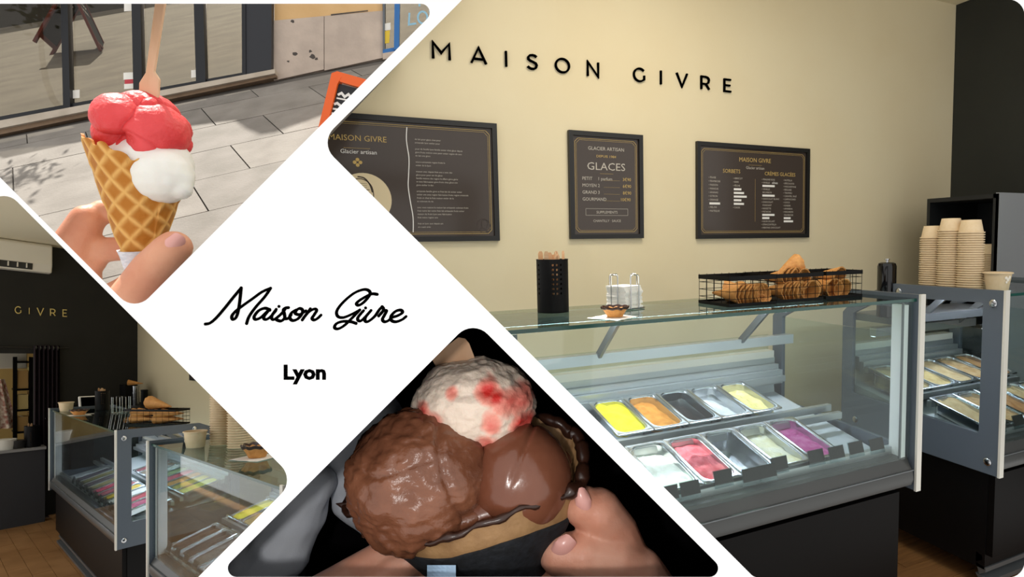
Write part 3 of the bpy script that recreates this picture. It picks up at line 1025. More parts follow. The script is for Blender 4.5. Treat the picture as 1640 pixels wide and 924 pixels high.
o = MB(R @ Matrix.Rotation(.5, 4, 'Z')).grid(lambda a, b: ((a - .5) * .12, (b - .5) * .12, .001 + .0015 * math.sin(9 * a + 4 * b) ** 2), 10, 10).build('paper_napkin', m_paper, loc=(p.x, p.y, zt1))
tag(o, 'white paper napkin lying under the wafer bowl on the long case', 'napkin')
wafer_bowl(Matrix.Translation((p.x, p.y, zt1 + .003)), 'chocolate-rimmed wafer bowl on a white napkin on the long case')

# cone baskets
def basket(T, w, d, h, label, group, nx=6, ny=4):
    r = thing('wire_basket', label, 'wire basket', T @ Vector((w / 2, d / 2, 0)), group)
    mb = MB(T)
    for i in range(nx + 1):
        x = w * i / nx
        for y in (0, d):
            mb.tube([(x, y, 0), (x, y, h + .003)], .0012, 5)
    for i in range(1, ny):
        y = d * i / ny
        for x in (0, w):
            mb.tube([(x, y, 0), (x, y, h + .003)], .0012, 5)
    for k in (1, 2, 3):
        z = h * k / 4
        mb.tube([(0, 0, z), (w, 0, z), (w, d, z), (0, d, z)], .0012, 5, close=True)
    mb.build('wire_grid', m_black, r)
    for z0, nm in ((0, 'base_band'), (h - .016, 'top_band')):
        mb = MB(T); t = .0025
        mb.box(-t, w + t, -t, 0, z0, z0 + .016 if z0 else .012); mb.box(-t, w + t, d, d + t, z0, z0 + .016 if z0 else .012)
        mb.box(-t, 0, 0, d, z0, z0 + .016 if z0 else .012); mb.box(w, w + t, 0, d, z0, z0 + .016 if z0 else .012)
        mb.build(nm, m_black, r)
    MB(T).box(0, w, 0, d, .001, .004).build('tray', m_black, r)
    return r

def waffle_cone(T, L, R0, label, group, parent=None, flare=.25, n=48, m=22):
    """cone with its tip at the origin pointing along +z, raised diamond ribs"""
    def pt(i, j, ins):
        a = 2 * math.pi * i / n; t = j / m
        rad = R0 * (.06 + .94 * t)
        rib = max(abs(math.sin(6 * a + 13 * t)), abs(math.sin(6 * a - 13 * t))) ** 8 * .0011 * (R0 / .03)
        z = L * t + (L * .012 * math.sin(9 * a) * t ** 8 if t > .8 else 0) + R0 * flare * t ** 6 * math.cos(a)
        q = rad - (.003 * R0 / .03 if ins else -rib)
        return (max(q, .0005) * math.cos(a), max(q, .0005) * math.sin(a), z)
    rs = [[pt(i, j, 0) for i in range(n)] for j in range(m + 1)] + [[pt(i, j, 1) for i in range(n)] for j in range(m, 2, -5)]
    mb = MB(T).rings(rs)
    o = mb.build('waffle_cone', m_wafer, loc=T @ Vector((0, 0, 0)), smooth=60)
    return tag(o, label, 'waffle cone', group)

def lay(T, tip, direction, roll=0.0):
    q = Vector(direction).normalized().to_track_quat('Z', 'Y').to_matrix().to_4x4()
    return T @ Matrix.Translation(tip) @ q @ Matrix.Rotation(roll, 4, 'Z')

BH = .112
A1 = pz(1175, 488.5, zt1); B1 = pz(1238, 485.5, zt1); D1 = pz(1135, 478, zt1)
bx = [(1.345, 1.755, .215, .19), (1.585, 1.775, .235, .19), (1.855, 1.79, .2, .19)]
cone_proto = {}
def cones(T, spec, label, group):
    first = cone_proto.get('c')
    for tip, dr, ro in spec:
        if first is None:
            first = waffle_cone(T.to_3x3().to_4x4() @ Matrix.Identity(4), .148, .041, label, group)
            first.location = (0, 0, 0)
            cone_proto['c'] = first
            o = first
        else:
            o = first.copy(); COL.objects.link(o)
        q = lay(T, tip, dr, ro)
        o.matrix_world = q
        o['label'] = label; o['group'] = group
for k, (x, y, w, d) in enumerate(bx):
    TB = Matrix.Translation((x, y, zt1))
    lab = ('black wire basket of nested wafer cones beside the chrome napkin holder', 'middle black wire basket with one cone lying on top', 'black wire basket of cones at the end nearest the dark bottle')[k]
    basket(TB, w, d, BH, lab, 'cone baskets')
    sp = []
    if k == 0:
        for i in range(9):
            sp.append(((.165 + i * -.010, .13, .040), (-.25, -1, .02), i))
        sp = [((.045 + i * .0135, .165, .040), (.30, -1, .0), i * .7) for i in range(8)] + [((.19, .03, .03), (-.55, .75, .1), 1.), ((.15, .05, .036), (.3, .8, 0), 2)]
    elif k == 1:
        sp = [((.05 + i * .014, .16, .04), (.22, -1, .0), i * .7) for i in range(5)] + [((.19 + i * .008, .16, .04), (-.05, -1, 0), i) for i in range(2)] + [((.06 + i * .014, .165, .088), (.2, -1, .05), i) for i in range(3)] + [((.17, .165, .085), (-.1, -1, .02), 3)]
        sp += [((.03, .05, .098), (.9, .12, .30), .4)]
    else:
        sp = [((.045, .16, .04), (.12, -1, .0), 0), ((.105, .16, .038), (0, -1, 0), 1), ((.165, .05, .035), (-1, .2, .05), 2), ((.08, .165, .085), (.1, -1, .02), 2)]
    cones(TB, sp, ('wafer cone in the basket beside the napkin holder', 'wafer cone in the middle wire basket', 'wafer cone in the wire basket nearest the dark bottle')[k], ('cones in the first basket', 'cones in the middle basket', 'cones in the end basket')[k])

# dark bottle behind the second case
p = pw(1420, 452, 2.12)
T = Matrix.Translation((p.x, 2.12, 1.20))
bt = thing('pump_bottle', 'glossy black round-shouldered bottle with small metal nozzle behind the second case', 'bottle', T @ Vector((0, 0, 0)))
hb = pw(1420, 420, 2.12).z - 1.20
MB(T).lathe([(.001, 0), (.042, 0), (.045, .004), (.045, hb - .02), (.040, hb - .005), (.03, hb), (.001, hb)], n=28).build('bottle_body', mat('gloss_black', '08080A', .12), bt, smooth=40)
MB(T).lathe([(.008, hb), (.008, hb + .01), (.012, hb + .012), (.012, hb + .018), (.001, hb + .018)], n=14).build('nozzle', m_steel, bt, smooth=40)
MB(T2).box(0.0, .9, .53, .80, 1.16, 1.2).build('rear_shelf', m_alud, case2)

# black open cabinet by the dark wall
XCB = 3.55
f_ = pxx(1601, 309, XCB); bk = pxx(1485, 319, XCB); zb = .95
cb = thing('open_cabinet', 'black open-fronted cabinet with pale grey side standing by the dark wall', 'cabinet', (XCB + .2, (f_.y + bk.y) / 2, 0))
y0, y1, z1 = f_.y, bk.y, (f_.z + bk.z) / 2
mb = MB()
mb.box(XCB, XCB + .5, y1 - .02, y1, 0, z1); mb.box(XCB, XCB + .5, y0 + .02, y1 - .02, z1 - .025, z1); mb.box(XCB + .48, XCB + .5, y0 + .02, y1 - .02, 0, z1 - .025)
mb.box(XCB, XCB + .02, y0 + .002, y0 + .035, 0, z1)
mb.build('carcass', mat('black_laminate', '16181A', .45), cb)
MB().box(XCB, XCB + .48, y0, y0 + .02, 0, z1 + .005).build('side_panel', mat('pale_grey_laminate', '8E9092', .5), cb)
MB().box(XCB + .02, XCB + .48, y0 + .02, y1 - .02, 1.30, 1.32).build('shelf', mat('black_laminate', '16181A', .45), cb)
MB().box(XCB + .0, XCB + .48, y0 + .02, y1 - .02, .9, .92).build('shelf', mat('black_laminate', '16181A', .45), cb)
q = pxx(1586, 398, XCB + .15)
cup_stack(XCB + .15, q.y, 1.32, 17, 'kraft paper cup stacked on the shelf inside the black cabinet near its front', 'cups on the cabinet shelf')
q = pxx(1545, 398, XCB + .3)
cup_stack(XCB + .3, q.y, 1.32, 24, 'kraft paper cup in the stack deep inside the black cabinet', 'cups deep in the cabinet')
q = pxx(1533, 398, XCB + .2)
cup_stack(XCB + .2, q.y, 1.32, 21, 'kraft paper cup stacked midway inside the black cabinet', 'cups midway in the cabinet')
# ================================================================ STREET (upper left opening)
def blob(name, m, caps, voxel, parent=None, iters=6, disp=None, loc=None, cut=()):
    """one continuous surface grown around tapered capsules: (points, radii)"""
    mb = MB()
    for pts, rs in caps:
        pts = [Vector(p) for p in pts]
        if len(pts) > 1:
            mb.tube(pts, list(rs), 14)
        for p, r in zip(pts, rs):
            mb.ball(p, r, 8)
    me = bpy.data.meshes.new('b'); me.from_pydata(mb.v, [], mb.f); bmf(me)
    ob = bpy.data.objects.new('b', me); COL.objects.link(ob)
    rm = ob.modifiers.new('r', 'REMESH'); rm.mode = 'VOXEL'; rm.voxel_size = voxel; rm.use_smooth_shade = True
    sm = ob.modifiers.new('s', 'SMOOTH'); sm.iterations = iters; sm.factor = .5
    me2 = bpy.data.meshes.new_from_object(ob.evaluated_get(bpy.context.evaluated_depsgraph_get()))
    bpy.data.objects.remove(ob)
    if cut:
        bm = bmesh.new(); bm.from_mesh(me2)
        for p, n in cut:
            bmesh.ops.bisect_plane(bm, geom=bm.verts[:] + bm.edges[:] + bm.faces[:], plane_co=p, plane_no=n, clear_outer=True)
            bmesh.ops.holes_fill(bm, edges=[e for e in bm.edges if e.is_boundary])
        bm.normal_update(); bm.to_mesh(me2); bm.free()
    vs = [v.co.copy() for v in me2.vertices]; ns = [v.normal.copy() for v in me2.vertices]
    fs = [tuple(p.vertices) for p in me2.polygons]
    if disp:
        vs = [v + n * disp(v) for v, n in zip(vs, ns)]
    out = MB(); out.v = vs; out.f = fs
    return out.build(name, m, parent, smooth=180, loc=loc)

def side(a, b, keep):
    """plane through the eye and the line a-b on the panel, outward normal away from keep"""
    n = ray(*a).cross(ray(*b)).normalized()
    if n.dot(ray(*keep)) > 0:
        n = -n
    return (CAM.copy(), n)

def attr(o, vals, name='tone'):
    a = o.data.attributes.new(name, 'FLOAT', 'POINT')
    a.data.foreach_set('value', vals)

def mat_attr(name, c0, c1, rough=.6, bump=0.0, bscale=200, noise_mix=.25, nscale=40, spec=.4, sss=0.0, pos=(0, 1), mid=None):
    """colour follows the per-vertex pigment of the piece (toasting, swirls), broken up by noise"""
    m = bpy.data.materials.new(name); m.use_nodes = True; nt = m.node_tree; b = nt.nodes['Principled BSDF']
    at_ = nt.nodes.new('ShaderNodeAttribute'); at_.attribute_name = 'tone'
    ge = nt.nodes.new('ShaderNodeNewGeometry')
    nz = nt.nodes.new('ShaderNodeTexNoise'); nz.inputs['Scale'].default_value = nscale; nz.inputs['Detail'].default_value = 6
    nt.links.new(ge.outputs['Position'], nz.inputs['Vector'])
    ad = nt.nodes.new('ShaderNodeMath'); ad.operation = 'MULTIPLY_ADD'; ad.inputs[1].default_value = noise_mix
    sb = nt.nodes.new('ShaderNodeMath'); sb.operation = 'SUBTRACT'; sb.inputs[1].default_value = .5
    nt.links.new(nz.outputs['Fac'], sb.inputs[0]); nt.links.new(sb.outputs[0], ad.inputs[0]); nt.links.new(at_.outputs['Fac'], ad.inputs[2])
    cr = nt.nodes.new('ShaderNodeValToRGB')
    cr.color_ramp.elements[0].color = lin(c0); cr.color_ramp.elements[1].color = lin(c1)
    cr.color_ramp.elements[0].position = pos[0]; cr.color_ramp.elements[1].position = pos[1]
    if mid:
        e = cr.color_ramp.elements.new(mid[0]); e.color = lin(mid[1])
    nt.links.new(ad.outputs[0], cr.inputs[0]); nt.links.new(cr.outputs[0], b.inputs['Base Color'])
    b.inputs['Roughness'].default_value = rough; b.inputs['Specular IOR Level'].default_value = spec
    if sss:
        b.inputs['Subsurface Weight'].default_value = sss; b.inputs['Subsurface Radius'].default_value = (.02, .01, .006); b.inputs['Subsurface Scale'].default_value = .5
    if bump:
        n2 = nt.nodes.new('ShaderNodeTexNoise'); n2.inputs['Scale'].default_value = bscale; n2.inputs['Detail'].default_value = 6
        nt.links.new(ge.outputs['Position'], n2.inputs['Vector'])
        bp = nt.nodes.new('ShaderNodeBump'); bp.inputs['Strength'].default_value = bump; bp.inputs['Distance'].default_value = .004
        nt.links.new(n2.outputs['Fac'], bp.inputs['Height']); nt.links.new(bp.outputs[0], b.inputs['Normal'])
    return m

m_skin = mat('skin', 'DDA080', 0.5, color2='D08A6C', scale=14, bump=.15, bscale=220, sss=.12, spec=.35)
m_skinr = mat('skin_reddish', 'DFA68E', 0.42, color2='D08E74', scale=12, bump=.15, bscale=220, sss=.12, spec=.4)
m_nail = mat('finger_nail', 'E0A49A', 0.25, spec=.5)

bl_, br_, nr_ = at(0, 213, 2.30), at(614, 92, 2.62), at(215, 500, 1.30)
PN = (br_ - bl_).cross(nr_ - bl_).normalized()          # pavement normal
if PN.dot(UP) < 0:
    PN = -PN
FN = (br_ - bl_).cross(UP).normalized()                  # shop front normal
if FN.dot(FWD) > 0:
    FN = -FN
def pav(u, v): return on_plane(u, v, bl_, PN)
def fac(u, v): return on_plane(u, v, bl_, FN)
SREG = grow([(-60, 6), (708, 6), (215.5, 499.5), (-60, 224)], 5)
FREG = grow([(-60, -75), (789, -75), (215.5, 499.5), (-60, 224)], 4)
def base_y(u): return 213 - .197 * u

# paving slabs
m_bed = mat('joint_sand', '5E5954', .95)
m_slab = mat('grey_stone_slab', '847E78', 0.85, color2='757069', scale=9, bump=.35, bscale=140)
m_slab2 = mat('pale_stone_slab', '8C867F', 0.85, color2='7C766F', scale=9, bump=.35, bscale=140)
bed = [pav(u, v) - PN * .01 for u, v in clip([(-60, base_y(-60) - 4), (720, base_y(720) - 4), (720, 560), (-60, 560)], SREG)]
pv = MB().prism(bed, -PN * .03).build('pavement', m_bed, kind='structure')
E1 = (br_ - bl_).normalized(); E2 = pav(330, 290) - pav(262, 190); E2.normalize()
O_ = pav(200, 170)
na = 0
for j in range(-3, 16):
    for i in range(-8, 9):
        wx, wy, gp = .40, .25, .002
        ox = i * wx + (.5 * wx if j % 2 else .12 * wx) + .05 * math.sin(j * 2.3); oy = j * wy
        q = [(ox + gp, oy + gp), (ox + wx - gp, oy + gp), (ox + wx - gp, oy + wy - gp), (ox + gp, oy + wy - gp)]
        W3 = [O_ + E1 * a + E2 * b for a, b in q]
        if any((p - CAM).dot(FWD) < 1.0 for p in W3):
            continue
        uv = [to_px(p)[:2] for p in W3]
        c = clip(uv, SREG)
        c = clip(c, [(-80, base_y(-80) + 10), (740, base_y(740) + 10), (740, 700), (-80, 700)]) if c else c
        if len(c) < 3:
            continue
        hgt = rnd.uniform(0, .0015)
        MB().prism([pav(u, v) - PN * .01 for u, v in c], PN * (.01 + hgt)).build('slab', (m_slab, m_slab2)[(i * 7 + j * 3) % 2], pv)

def fbox(poly, t0, t1):
    """solid piece of the shop front: outline in the front's plane, from t0 to t1 out of it"""
    c = clip(poly, FREG)
    return MB().prism([fac(u, v) + FN * t0 for u, v in c], FN * (t1 - t0))

m_fr = mat('black_window_frame', '15171C', .35, spec=.4)
m_pil = mat('dark_grey_pilaster', '24262C', .4, spec=.4)
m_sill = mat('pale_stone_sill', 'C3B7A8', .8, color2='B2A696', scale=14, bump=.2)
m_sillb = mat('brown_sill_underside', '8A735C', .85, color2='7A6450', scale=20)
m_plinth = mat('pinkish_stone_plinth', 'C0B0A2', .85, color2='AFA094', scale=11, bump=.3, bscale=90)
m_render = mat('ochre_render', 'D3AE7C', .9, color2='CBA572', scale=8, bump=.2, bscale=120)
m_stain = mat('dark_stain', '4B4541', .9)
g_shop = glass('shop_window_glass', 'C4C2BC', 1.5, refl=.7)
m_blue = mat('blue_shop_paint', '2265A6', .45)
m_lblue = mat('pale_blue_lettering', '86B4CC', .5)
sf = thing('shop_front', 'dark framed glass shop front above a stone sill on the street', 'shop front', fac(200, 170))
top = -70
fbox([(-60, base_y(-60) - 24), (398, base_y(398) - 17), (398, base_y(398) - 7), (-60, base_y(-60) - 12)], 0, .02).build('bottom_rail', m_fr, sf)
for x0, x1, d in ((104, 115, 5), (216, 230, 4), (314, 329, 5)):
    fbox([(x0 - 1, top), (x1 - 1, top), (x1 + d, base_y(x1) - 12), (x0 + d, base_y(x0) - 12)], 0, .03).build('mullion', m_fr, sf)
fbox([(395, top), (439.5, top), (438.5, base_y(438) - 7), (396, base_y(396) - 9)], 0, .035).build('pilaster', m_pil, sf)
fbox([(392, top), (398, top), (399, base_y(396) - 9), (393, base_y(396) - 9)], .0, .04).build('pilaster_edge', m_fr, sf)
for x0, x1 in ((-60, 104), (118, 216), (232, 314), (331, 394)):
    fbox([(x0, top), (x1, top), (x1 + 3, base_y(x1) - 18), (x0 + 2, base_y(x0) - 20)], .004, .008).build('pane', g_shop, sf)
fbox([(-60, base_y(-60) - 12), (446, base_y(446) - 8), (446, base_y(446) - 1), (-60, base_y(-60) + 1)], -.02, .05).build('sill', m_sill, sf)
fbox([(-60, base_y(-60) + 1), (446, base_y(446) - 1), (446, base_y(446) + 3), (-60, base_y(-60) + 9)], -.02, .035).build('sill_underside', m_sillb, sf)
for (x0, y0, x1, y1), m2 in (((119, 146, 130, 159), m_paper), ((200, 118, 218, 129), m_paper), ((202, 129, 217, 136), mat('red_sticker', 'C23B46', .6)), ((201, 136, 216, 144), m_paper), ((308, 114, 317, 126), m_paper), ((201, 6, 215, 20), m_paper), ((128, 152, 129, 153), m_paper)):
    fbox([(x0, y0), (x1, y0 - 1), (x1, y1 - 1), (x0, y1)], .009, .0105).build('sticker', m2, sf)
# plinth and wall to the right
bw = thing('street_wall', 'ochre rendered wall on a pinkish stone plinth between two shops', 'wall', fac(525, 108))
for x0, x1 in ((440, 519.5), (520.5, 614)):
    fbox([(x0, 35 - (x0 - 439) * .0916), (x1, 35 - (x1 - 439) * .0916), (x1, base_y(x1) + 2), (x0, base_y(x0) + 4)], -.05, .012).build('stone_block', m_plinth, bw)
fbox([(440, top), (612, top), (613, 34.5 - 173 * .0916), (440, 34.5)], -.05, .006).build('render_field', m_render, bw)
fbox([(531, 25), (590, 18.6), (590, 20), (531, 27)], .012, .014).build('slot', m_stain, bw)
for u, v, s in ((473, 88, 4), (502, 92, 4.5), (498, 84, 2.5), (508, 96, 2.5), (463, 100, 2), (470, 36, 3)):
    pts = [(u + s * (1 + .35 * math.sin(k * 2.1 + u)) * math.cos(k * .7), v + s * .8 * (1 + .3 * math.sin(k * 1.7 + v)) * math.sin(k * .7)) for k in range(9)]
    fbox(pts, .012, .0126).build('stain', m_stain, bw)
# blue shop
bs = thing('blue_shop', 'blue framed shop window with pale blue letters beyond the stone plinth', 'shop front', fac(655, 84))
fbox([(634, top), (642, top), (640, 82), (632, 84)], .0, .03).build('frame_post', m_blue, bs)
fbox([(614, 82), (740, 60), (740, 66), (614, 88)], .0, .02).build('frame_rail', m_blue, bs)
fbox([(616, top), (634, top), (632, 82), (616, 84)], .004, .008).build('pane', g_shop, bs)
fbox([(642, top), (740, top), (740, 62), (640, 80)], .004, .008).build('pane', g_shop, bs)
fbox([(614, -70), (617, -70), (617, 84), (614, 84)], -.02, .02).build('frame_post', mat('grey_metal', '5A6066', .5), bs)
fbox([(614, 52), (625, 50), (624, 70), (614, 72)], .009, .011).build('notice', mat('yellow_notice', 'E8C63A', .6), bs)
fbox([(614, 40), (626, 38), (626, 49), (614, 51)], .009, .011).build('notice', m_paper, bs)
fbox([(614, 88), (740, 66), (740, 76), (614, 98)], -.03, .02).build('step', m_plinth, bs)
mb = MB()
fn3 = lambda x, y, z: fac(x, y) + FN * (.009 + z)
stroke(mb, [(656, 22), (655, 41), (667, 39)], 3, fn3, .001)
stroke(mb, arc(677, 29.5, 7.5, 9.5, 0, 360, 20), 3, fn3, .001)
stroke(mb, [(688, 18), (694, 34), (700, 16)], 3, fn3, .001)
stroke(mb, [(672, 4), (672, 12)], 3, fn3, .001)
mb.build('window_letters', m_lblue, bs)
# room behind the panes; its floor stands in for the mirrored pavement
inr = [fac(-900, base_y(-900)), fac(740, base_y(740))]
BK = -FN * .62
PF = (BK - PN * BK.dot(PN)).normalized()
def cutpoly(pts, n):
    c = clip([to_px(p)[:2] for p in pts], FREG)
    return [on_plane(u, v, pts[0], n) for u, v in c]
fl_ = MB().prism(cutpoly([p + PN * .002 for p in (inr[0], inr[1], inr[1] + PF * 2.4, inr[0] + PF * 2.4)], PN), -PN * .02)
fl_.build('mirrored_pavement_floor', mat('mirrored_paving_stone', '9A9184', .7, color2='857C70', scale=5, bump=.2, aniso=(1, 3, 1)), kind='structure')
MB().prism(cutpoly([inr[0] + PF * 2.4, inr[1] + PF * 2.4, inr[1] + PF * 2.4 + UP * 1.0, inr[0] + PF * 2.4 + UP * 1.0], FN), -FN * .02).build('wall_interior', mat('interior_dark_wall', '4A453E', .8), kind='structure')

# A-frame boards
def a_frame(label, foot, h, w, dirw, up, m_fr_, m_bd, marks, spread=.35):
    """two leaning boards hinged at the top; dirw: width direction"""
    nrm = dirw.cross(up).normalized()
    r = thing('mirrored_chalkboard', label, 'chalkboard sign', foot)
    for s in (1, -1):
        T = Matrix.Identity(4)
        top_ = foot + up * h; bot = foot + nrm * (s * h * spread / 2)
        z = (top_ - bot).normalized(); n = dirw.cross(z).normalized() * 1
        T = frame(bot, dirw, n, z)
        hh = (top_ - bot).length; f = w * .09
        mb = MB(T)
        for sx in (-1, 1):
            mb.box(sx * w / 2 - f / 2, sx * w / 2 + f / 2, -.006, .006, 0, hh)
        mb.box(-w / 2 + f / 2, w / 2 - f / 2, -.006, .006, hh - f, hh); mb.box(-w / 2 + f / 2, w / 2 - f / 2, -.006, .006, h * .12, h * .12 + f)
        p = mb.build('board_frame', m_fr_, r)
        MB(T).box(-w / 2 + f / 2, w / 2 - f / 2, -.003, .003, h * .12 + f, hh - f).build('slate', m_bd, r)
        if marks:
            for sd in (-1, 1):
                mb = MB(T)
                for k in range(marks):
                    zz = hh - f - .05 * h - k * h * .13
                    wv = [(-w * .36 + w * .68 * q / 14, zz + h * .022 * math.sin(q * 2.2 + k)) for q in range(10 + (k * 3) % 5)]
                    stroke(mb, wv, h * .022, lambda x, y, z_: (x, sd * (.0035 + z_), y), .0006)
                mb.build('chalk_writing', m_whiteprint, r)
    return r
slate = mat('black_slate', '26272A', .7)
# behind the glass: dark board with red-brown frame, built as a reflection
ft = on_plane(121, 86, inr[0] + PN * .002, PN)
pxs = (ft - CAM).dot(FWD) / F
a_frame('mirror image of a black chalkboard with red-brown frame, built behind the shop glass', ft, 100 * pxs, 62 * pxs, (FWD * .9 - RIGHT * .42).normalized(), UP, mat('red_brown_frame', '7A3326', .6), slate, 3, .8)
# outside: orange board
ob_ = pav(585, 262)
wdir = (E1 * .96 + E2 * .25 - PN * 0).normalized()
up_o = (UP * .97 + RIGHT * .24).normalized()
T0 = at(560, 118, (ob_ - CAM).dot(FWD))

sgn = thing('orange_sign', 'orange framed chalkboard sign with white handwriting on the pavement', 'chalkboard sign', pav(545, 205))
dO = (pav(530, 205) - CAM).dot(FWD)
def osl(poly, t0, t1, m_, nm):
    poly = clip(poly, FREG)
    a = [at(u, v, dO + t0) for u, v in poly]; b = [at(u, v, dO + t0) + FWD * (t1 - t0) for u, v in poly]
    return MB().loft(a, b).build(nm, m_, sgn)
m_or = mat('orange_plastic', 'F2641A', .4)
osl([(531, 117), (540, 114), (600, 131), (598, 146), (545, 131), (536, 122)], -.012, .012, m_or, 'frame_top')
osl([(531, 117), (546, 124), (540, 135), (520, 216), (505, 224)], -.013, .013, m_or, 'frame_side')
osl([(540, 133), (600, 149), (590, 240), (519, 222)], -.004, .008, slate, 'slate')
mb = MB()
def owr(pts, w):
    stroke(mb, pts, w, lambda x, y, z_: at(x, y, dO - .005 - z_), .0005)
owr([(541, 152), (547, 149), (552, 155), (558, 151), (564, 158)], 4); owr([(539, 157), (560, 161)], 2.5)
owr([(535, 167), (540, 165), (546, 170)], 4); owr([(533, 174), (545, 176)], 3); owr([(531, 181), (540, 183)], 3); owr([(529, 189), (534, 190)], 3)
mb.build('chalk_writing', m_whiteprint, sgn)

# upper storey above the frame; its unseen skyline is shaped to throw the shade on the paving
shade = [(-60, 246), (60, 236), (118, 230), (170, 218), (296, 203), (376, 193), (393, 206), (416, 216), (441, 212), (520, 184), (700, 140)]
wp = bl_ - FN * .06
sky = []
for u, v in shade:
    q = pav(u, v)
    t = (wp - q).dot(FN) / SUN_TO.dot(FN)
    sky.append(q + SUN_TO * t)
low = [on_plane(u, -75, wp, FN) for u in (700, 300, -60)]
MB().prism(sky + low, -FN * .02).build('wall_upper_storey', m_render, kind='structure')
print('sky px', [tuple(round(x) for x in to_px(p)) for p in sky])

# ------------------------------------------------ hand with a two-scoop cone
d0 = 1.13; K = d0 / F
def hp(u, v, dz=0.0):
    return at(u, v, d0 + dz * K)
def cap(*pts):
    return ([hp(u, v, dz) for u, v, dz, r in pts], [r * K for u, v, dz, r in pts])
pr = thing('person', 'bare hand holding up the waffle cone from below', 'person', hp(200, 500))
blob('hand', m_skin, [
    cap((70, 470, 30, 46), (112, 408, 26, 33), (140, 352, 32, 25), (165, 339, 48, 20), (205, 338, 52, 18)),
    cap((95, 480, 40, 40), (135, 415, 40, 26), (160, 400, 46, 22), (200, 398, 52, 20)),
    cap((120, 500, 40, 40), (140, 428, 34, 20), (150, 420, 40, 18)),
    cap((150, 530, 30, 40), (188, 470, 34, 22), (222, 446, 42, 18)),
    cap((190, 560, -10, 58), (218, 480, -34, 37), (246, 432, -46, 30), (272, 402, -50, 26), (279, 396, -50, 25)),
    cap((90, 520, 30, 70), (190, 560, 10, 70), (180, 700, 30, 90)),
], .0042, pr, 4, cut=[side((0, 289), (200, 489), (220, 200)), side((0, 560), (400, 560), (220, 200))])
# thumb nail and crease lines
Tn = frame(hp(276, 393, -66), (RIGHT * .62 + UP * .78), (RIGHT * .72 - UP * .55 + FWD * .45).normalized(), (-FWD * .86 + RIGHT * .40 + UP * .2).normalized(), K)
MB(Tn).grid(lambda a, b: ((a - .5) * 40 * math.sqrt(max(.04, 1 - (2 * b - 1) ** 4)), (b - .5) * 25, 8 - 14 * (2 * b - 1) ** 2 * .6 - 5 * (2 * a - 1) ** 2), 12, 10).build('thumb_nail', m_nail, pr, smooth=180)

cn = thing('ice_cream_cone', 'waffle cone with red sorbet over white ice cream held in a hand', 'ice cream cone', hp(213, 470))
tip = hp(224, 490, -4); mouth = hp(227, 262, -12)
VW = ray(226, 260).normalized()                       # the cone is turned square to its own line of sight
za = (mouth - tip).normalized(); ya = (-VW + za * VW.dot(za)).normalized(); xa = ya.cross(za)
if xa.dot(RIGHT) < 0:
    xa = -xa
TC = frame(tip, xa * .90, ya * .95, za, K)
keys = [(0, 172), (40, 185), (70, 200), (95, 218), (130, 234), (165, 248), (180, 250), (270, 246), (320, 205), (360, 172)]
def rimz(a):
    d = math.degrees(a) % 360
    for (x0, y0), (x1, y1) in zip(keys, keys[1:]):
        if x0 <= d <= x1:
            return y0 + (y1 - y0) * (d - x0) / (x1 - x0)
    return 172
n, m = 220, 120; rs = []; tone = []; sinA = .312
for j in range(m + 1):
    ring = []
    for i in range(n):
        a = 2 * math.pi * i / n
        zr = rimz(a) + 5 * math.sin(a * 17) * (1 if math.sin(a * 8.5) > -.3 else .3)
        z = zr * (j / m) + 6
        fx = z * math.cos((a - 1.57) * sinA); fy = z * math.sin((a - 1.57) * sinA)
        g1 = (fx * .62 + fy * .80) / 25 * math.pi; g2 = (fx * .80 - fy * .62) / 25 * math.pi
        rib = max(abs(math.cos(g1)), abs(math.cos(g2))) ** 10
        r_ = z * .312 + .5 + rib * 2.4
        if 20 < math.degrees(a) < 62:     # rolled overlap edge
            r_ += 3.0 * (math.degrees(a) - 20) / 42
        ring.append((r_ * math.cos(a), r_ * math.sin(a), z)); tone.append(rib)
    rs.append(ring)
inner = []
for j in range(m, 0, -24):
    ring = []
    for i in range(n):
        x, y, z = rs[j][i]; s = max(.1, 1 - 4.5 / max(6, math.hypot(x, y))); ring.append((x * s, y * s, z))
        tone.append(.3)
    inner.append(ring)
cone = MB(TC).rings(rs + inner).build('waffle', mat_attr('waffle_toast', 'B4701F', 'E2AE62', .6, .35, 160, .5, 30, .3), cn, smooth=70)
attr(cone, tone[:len(cone.data.vertices)])
# paper sleeve
rs = []
for j in range(10):
    z = 4 + j * 9.2
    rs.append([((z * .325 + 4.0 + 1.2 * (j == 9)) * math.cos(2 * math.pi * i / 40), (z * .325 + 4.0 + 1.2 * (j == 9)) * math.sin(2 * math.pi * i / 40), z + 2 * math.sin(4 * math.pi * i / 40)) for i in range(40)])
rs += [[(p[0] * .9, p[1] * .9, p[2]) for p in rs[-1]]]
MB(TC).rings(rs).build('paper_sleeve', mat('embossed_white_paper', 'E6E8EE', .8, color2='CFD3DC', scale=90, bump=.6, bscale=120, aniso=(1, 1, 3)), cn, smooth=60)
# white scoop
blob('white_scoop', mat('white_ice_cream', 'F3F1EA', .5, color2='ECE9E0', scale=18, bump=.15, bscale=160, sss=.1, spec=.3), [
    cap((216, 260, -10, 50), (245, 268, -14, 55), (258, 280, -26, 45)), cap((262, 262, -10, 42), (284, 288, -24, 24), (289, 302, -26, 18)), cap((206, 250, -30, 22), (226, 258, -40, 28))], .004, cn, 5,
    lambda p: .0022 * noise.noise(p * 26))
